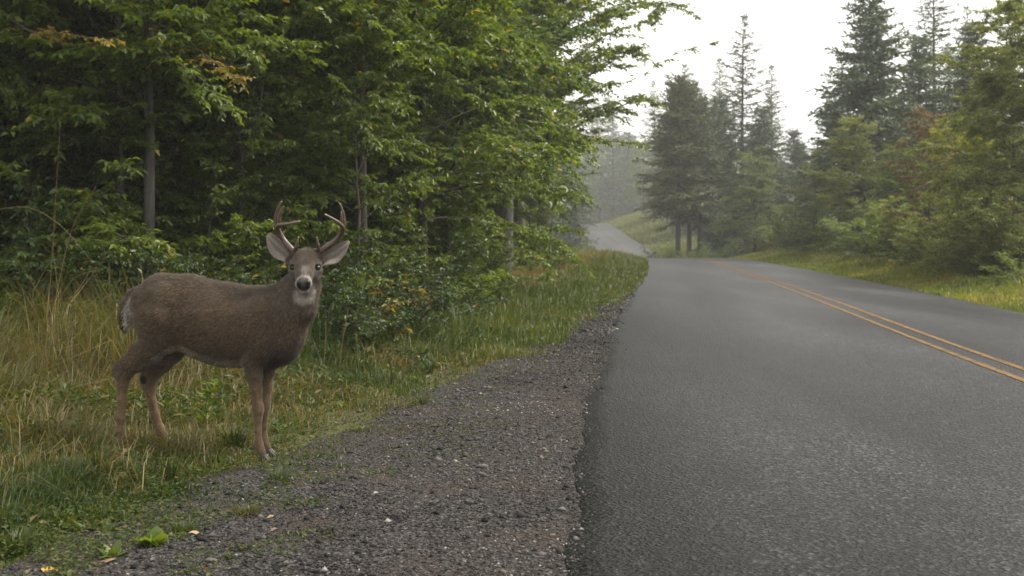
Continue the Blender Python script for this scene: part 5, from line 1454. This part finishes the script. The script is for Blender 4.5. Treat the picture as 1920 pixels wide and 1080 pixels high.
def rock(px, py, s, tint, label, seed):
    x, y, z = spot(px, py); rng = np.random.default_rng(seed)
    uu, vv = np.meshgrid(np.linspace(0, math.pi, 7), np.linspace(0, 2 * math.pi, 10, endpoint=False), indexing='ij')
    sv = np.stack([np.sin(uu) * np.cos(vv), np.sin(uu) * np.sin(vv), np.cos(uu)], -1).reshape(-1, 3)
    sv = sv * (1 + .22 * (np.sin(sv @ rng.normal(0, 2.5, 3) + 1) + np.sin(sv @ rng.normal(0, 3, 3)))[:, None] * .5) * np.array([1.2, .9, .6]) * s
    i, j = np.meshgrid(np.arange(6), np.arange(10), indexing='ij')
    fq = np.stack([i * 10 + j, (i + 1) * 10 + j, (i + 1) * 10 + (j + 1) % 10, i * 10 + (j + 1) % 10], -1).reshape(-1, 4)
    o = link('pebble', mesh_data('pebble', sv, fq, M_STONE, {'tint': np.full(len(sv), tint)}, smooth=False), None, (x, y, z + s * .3)); tag(o, label, 'pebble', 'larger pebbles on the shoulder')
rock(749, 1030, .016, .9, 'rusty tan pebble in the middle of the gravel', 1)
rock(905, 876, .026, .72, 'flat grey pebble in the middle of the shoulder', 2)
rock(512, 965 + 20, .014, .8, 'small grey-brown pebble near the dead leaves', 3)
rock(1040, 1003, .022, .3, 'dark pebble beside the asphalt edge', 4)
rock(1048, 850, .020, .6, 'grey pebble where gravel meets the asphalt', 5)
rock(1012, 965, .017, .15, 'black pebble left of the asphalt edge', 6)
# ------------------------------------------------------------------ haze
def build_haze():
    lo = np.array([-330, -64, -4.0]); hi = np.array([350, 465, 38.0])
    v = np.array([[x, y, z] for x in (lo[0], hi[0]) for y in (lo[1], hi[1]) for z in (lo[2], hi[2])])
    f = np.array([[0, 1, 3, 2], [4, 6, 7, 5], [0, 4, 5, 1], [2, 3, 7, 6], [0, 2, 6, 4], [1, 5, 7, 3]])
    m = bpy.data.materials.new('haze_air'); m.use_nodes = True; nt = m.node_tree; nt.nodes.clear()
    pv = nt.nodes.new('ShaderNodeVolumePrincipled'); pv.inputs['Color'].default_value = (.92, .94, .95, 1); pv.inputs['Density'].default_value = HAZE; pv.inputs['Anisotropy'].default_value = 0.2
    out = nt.nodes.new('ShaderNodeOutputMaterial'); nt.links.new(pv.outputs[0], out.inputs['Volume'])
    o = link('haze', mesh_data('haze', v, f, m)); tag(o, 'thin pale morning haze in the air', kind='stuff')
HAZE = 0.0008
build_haze()
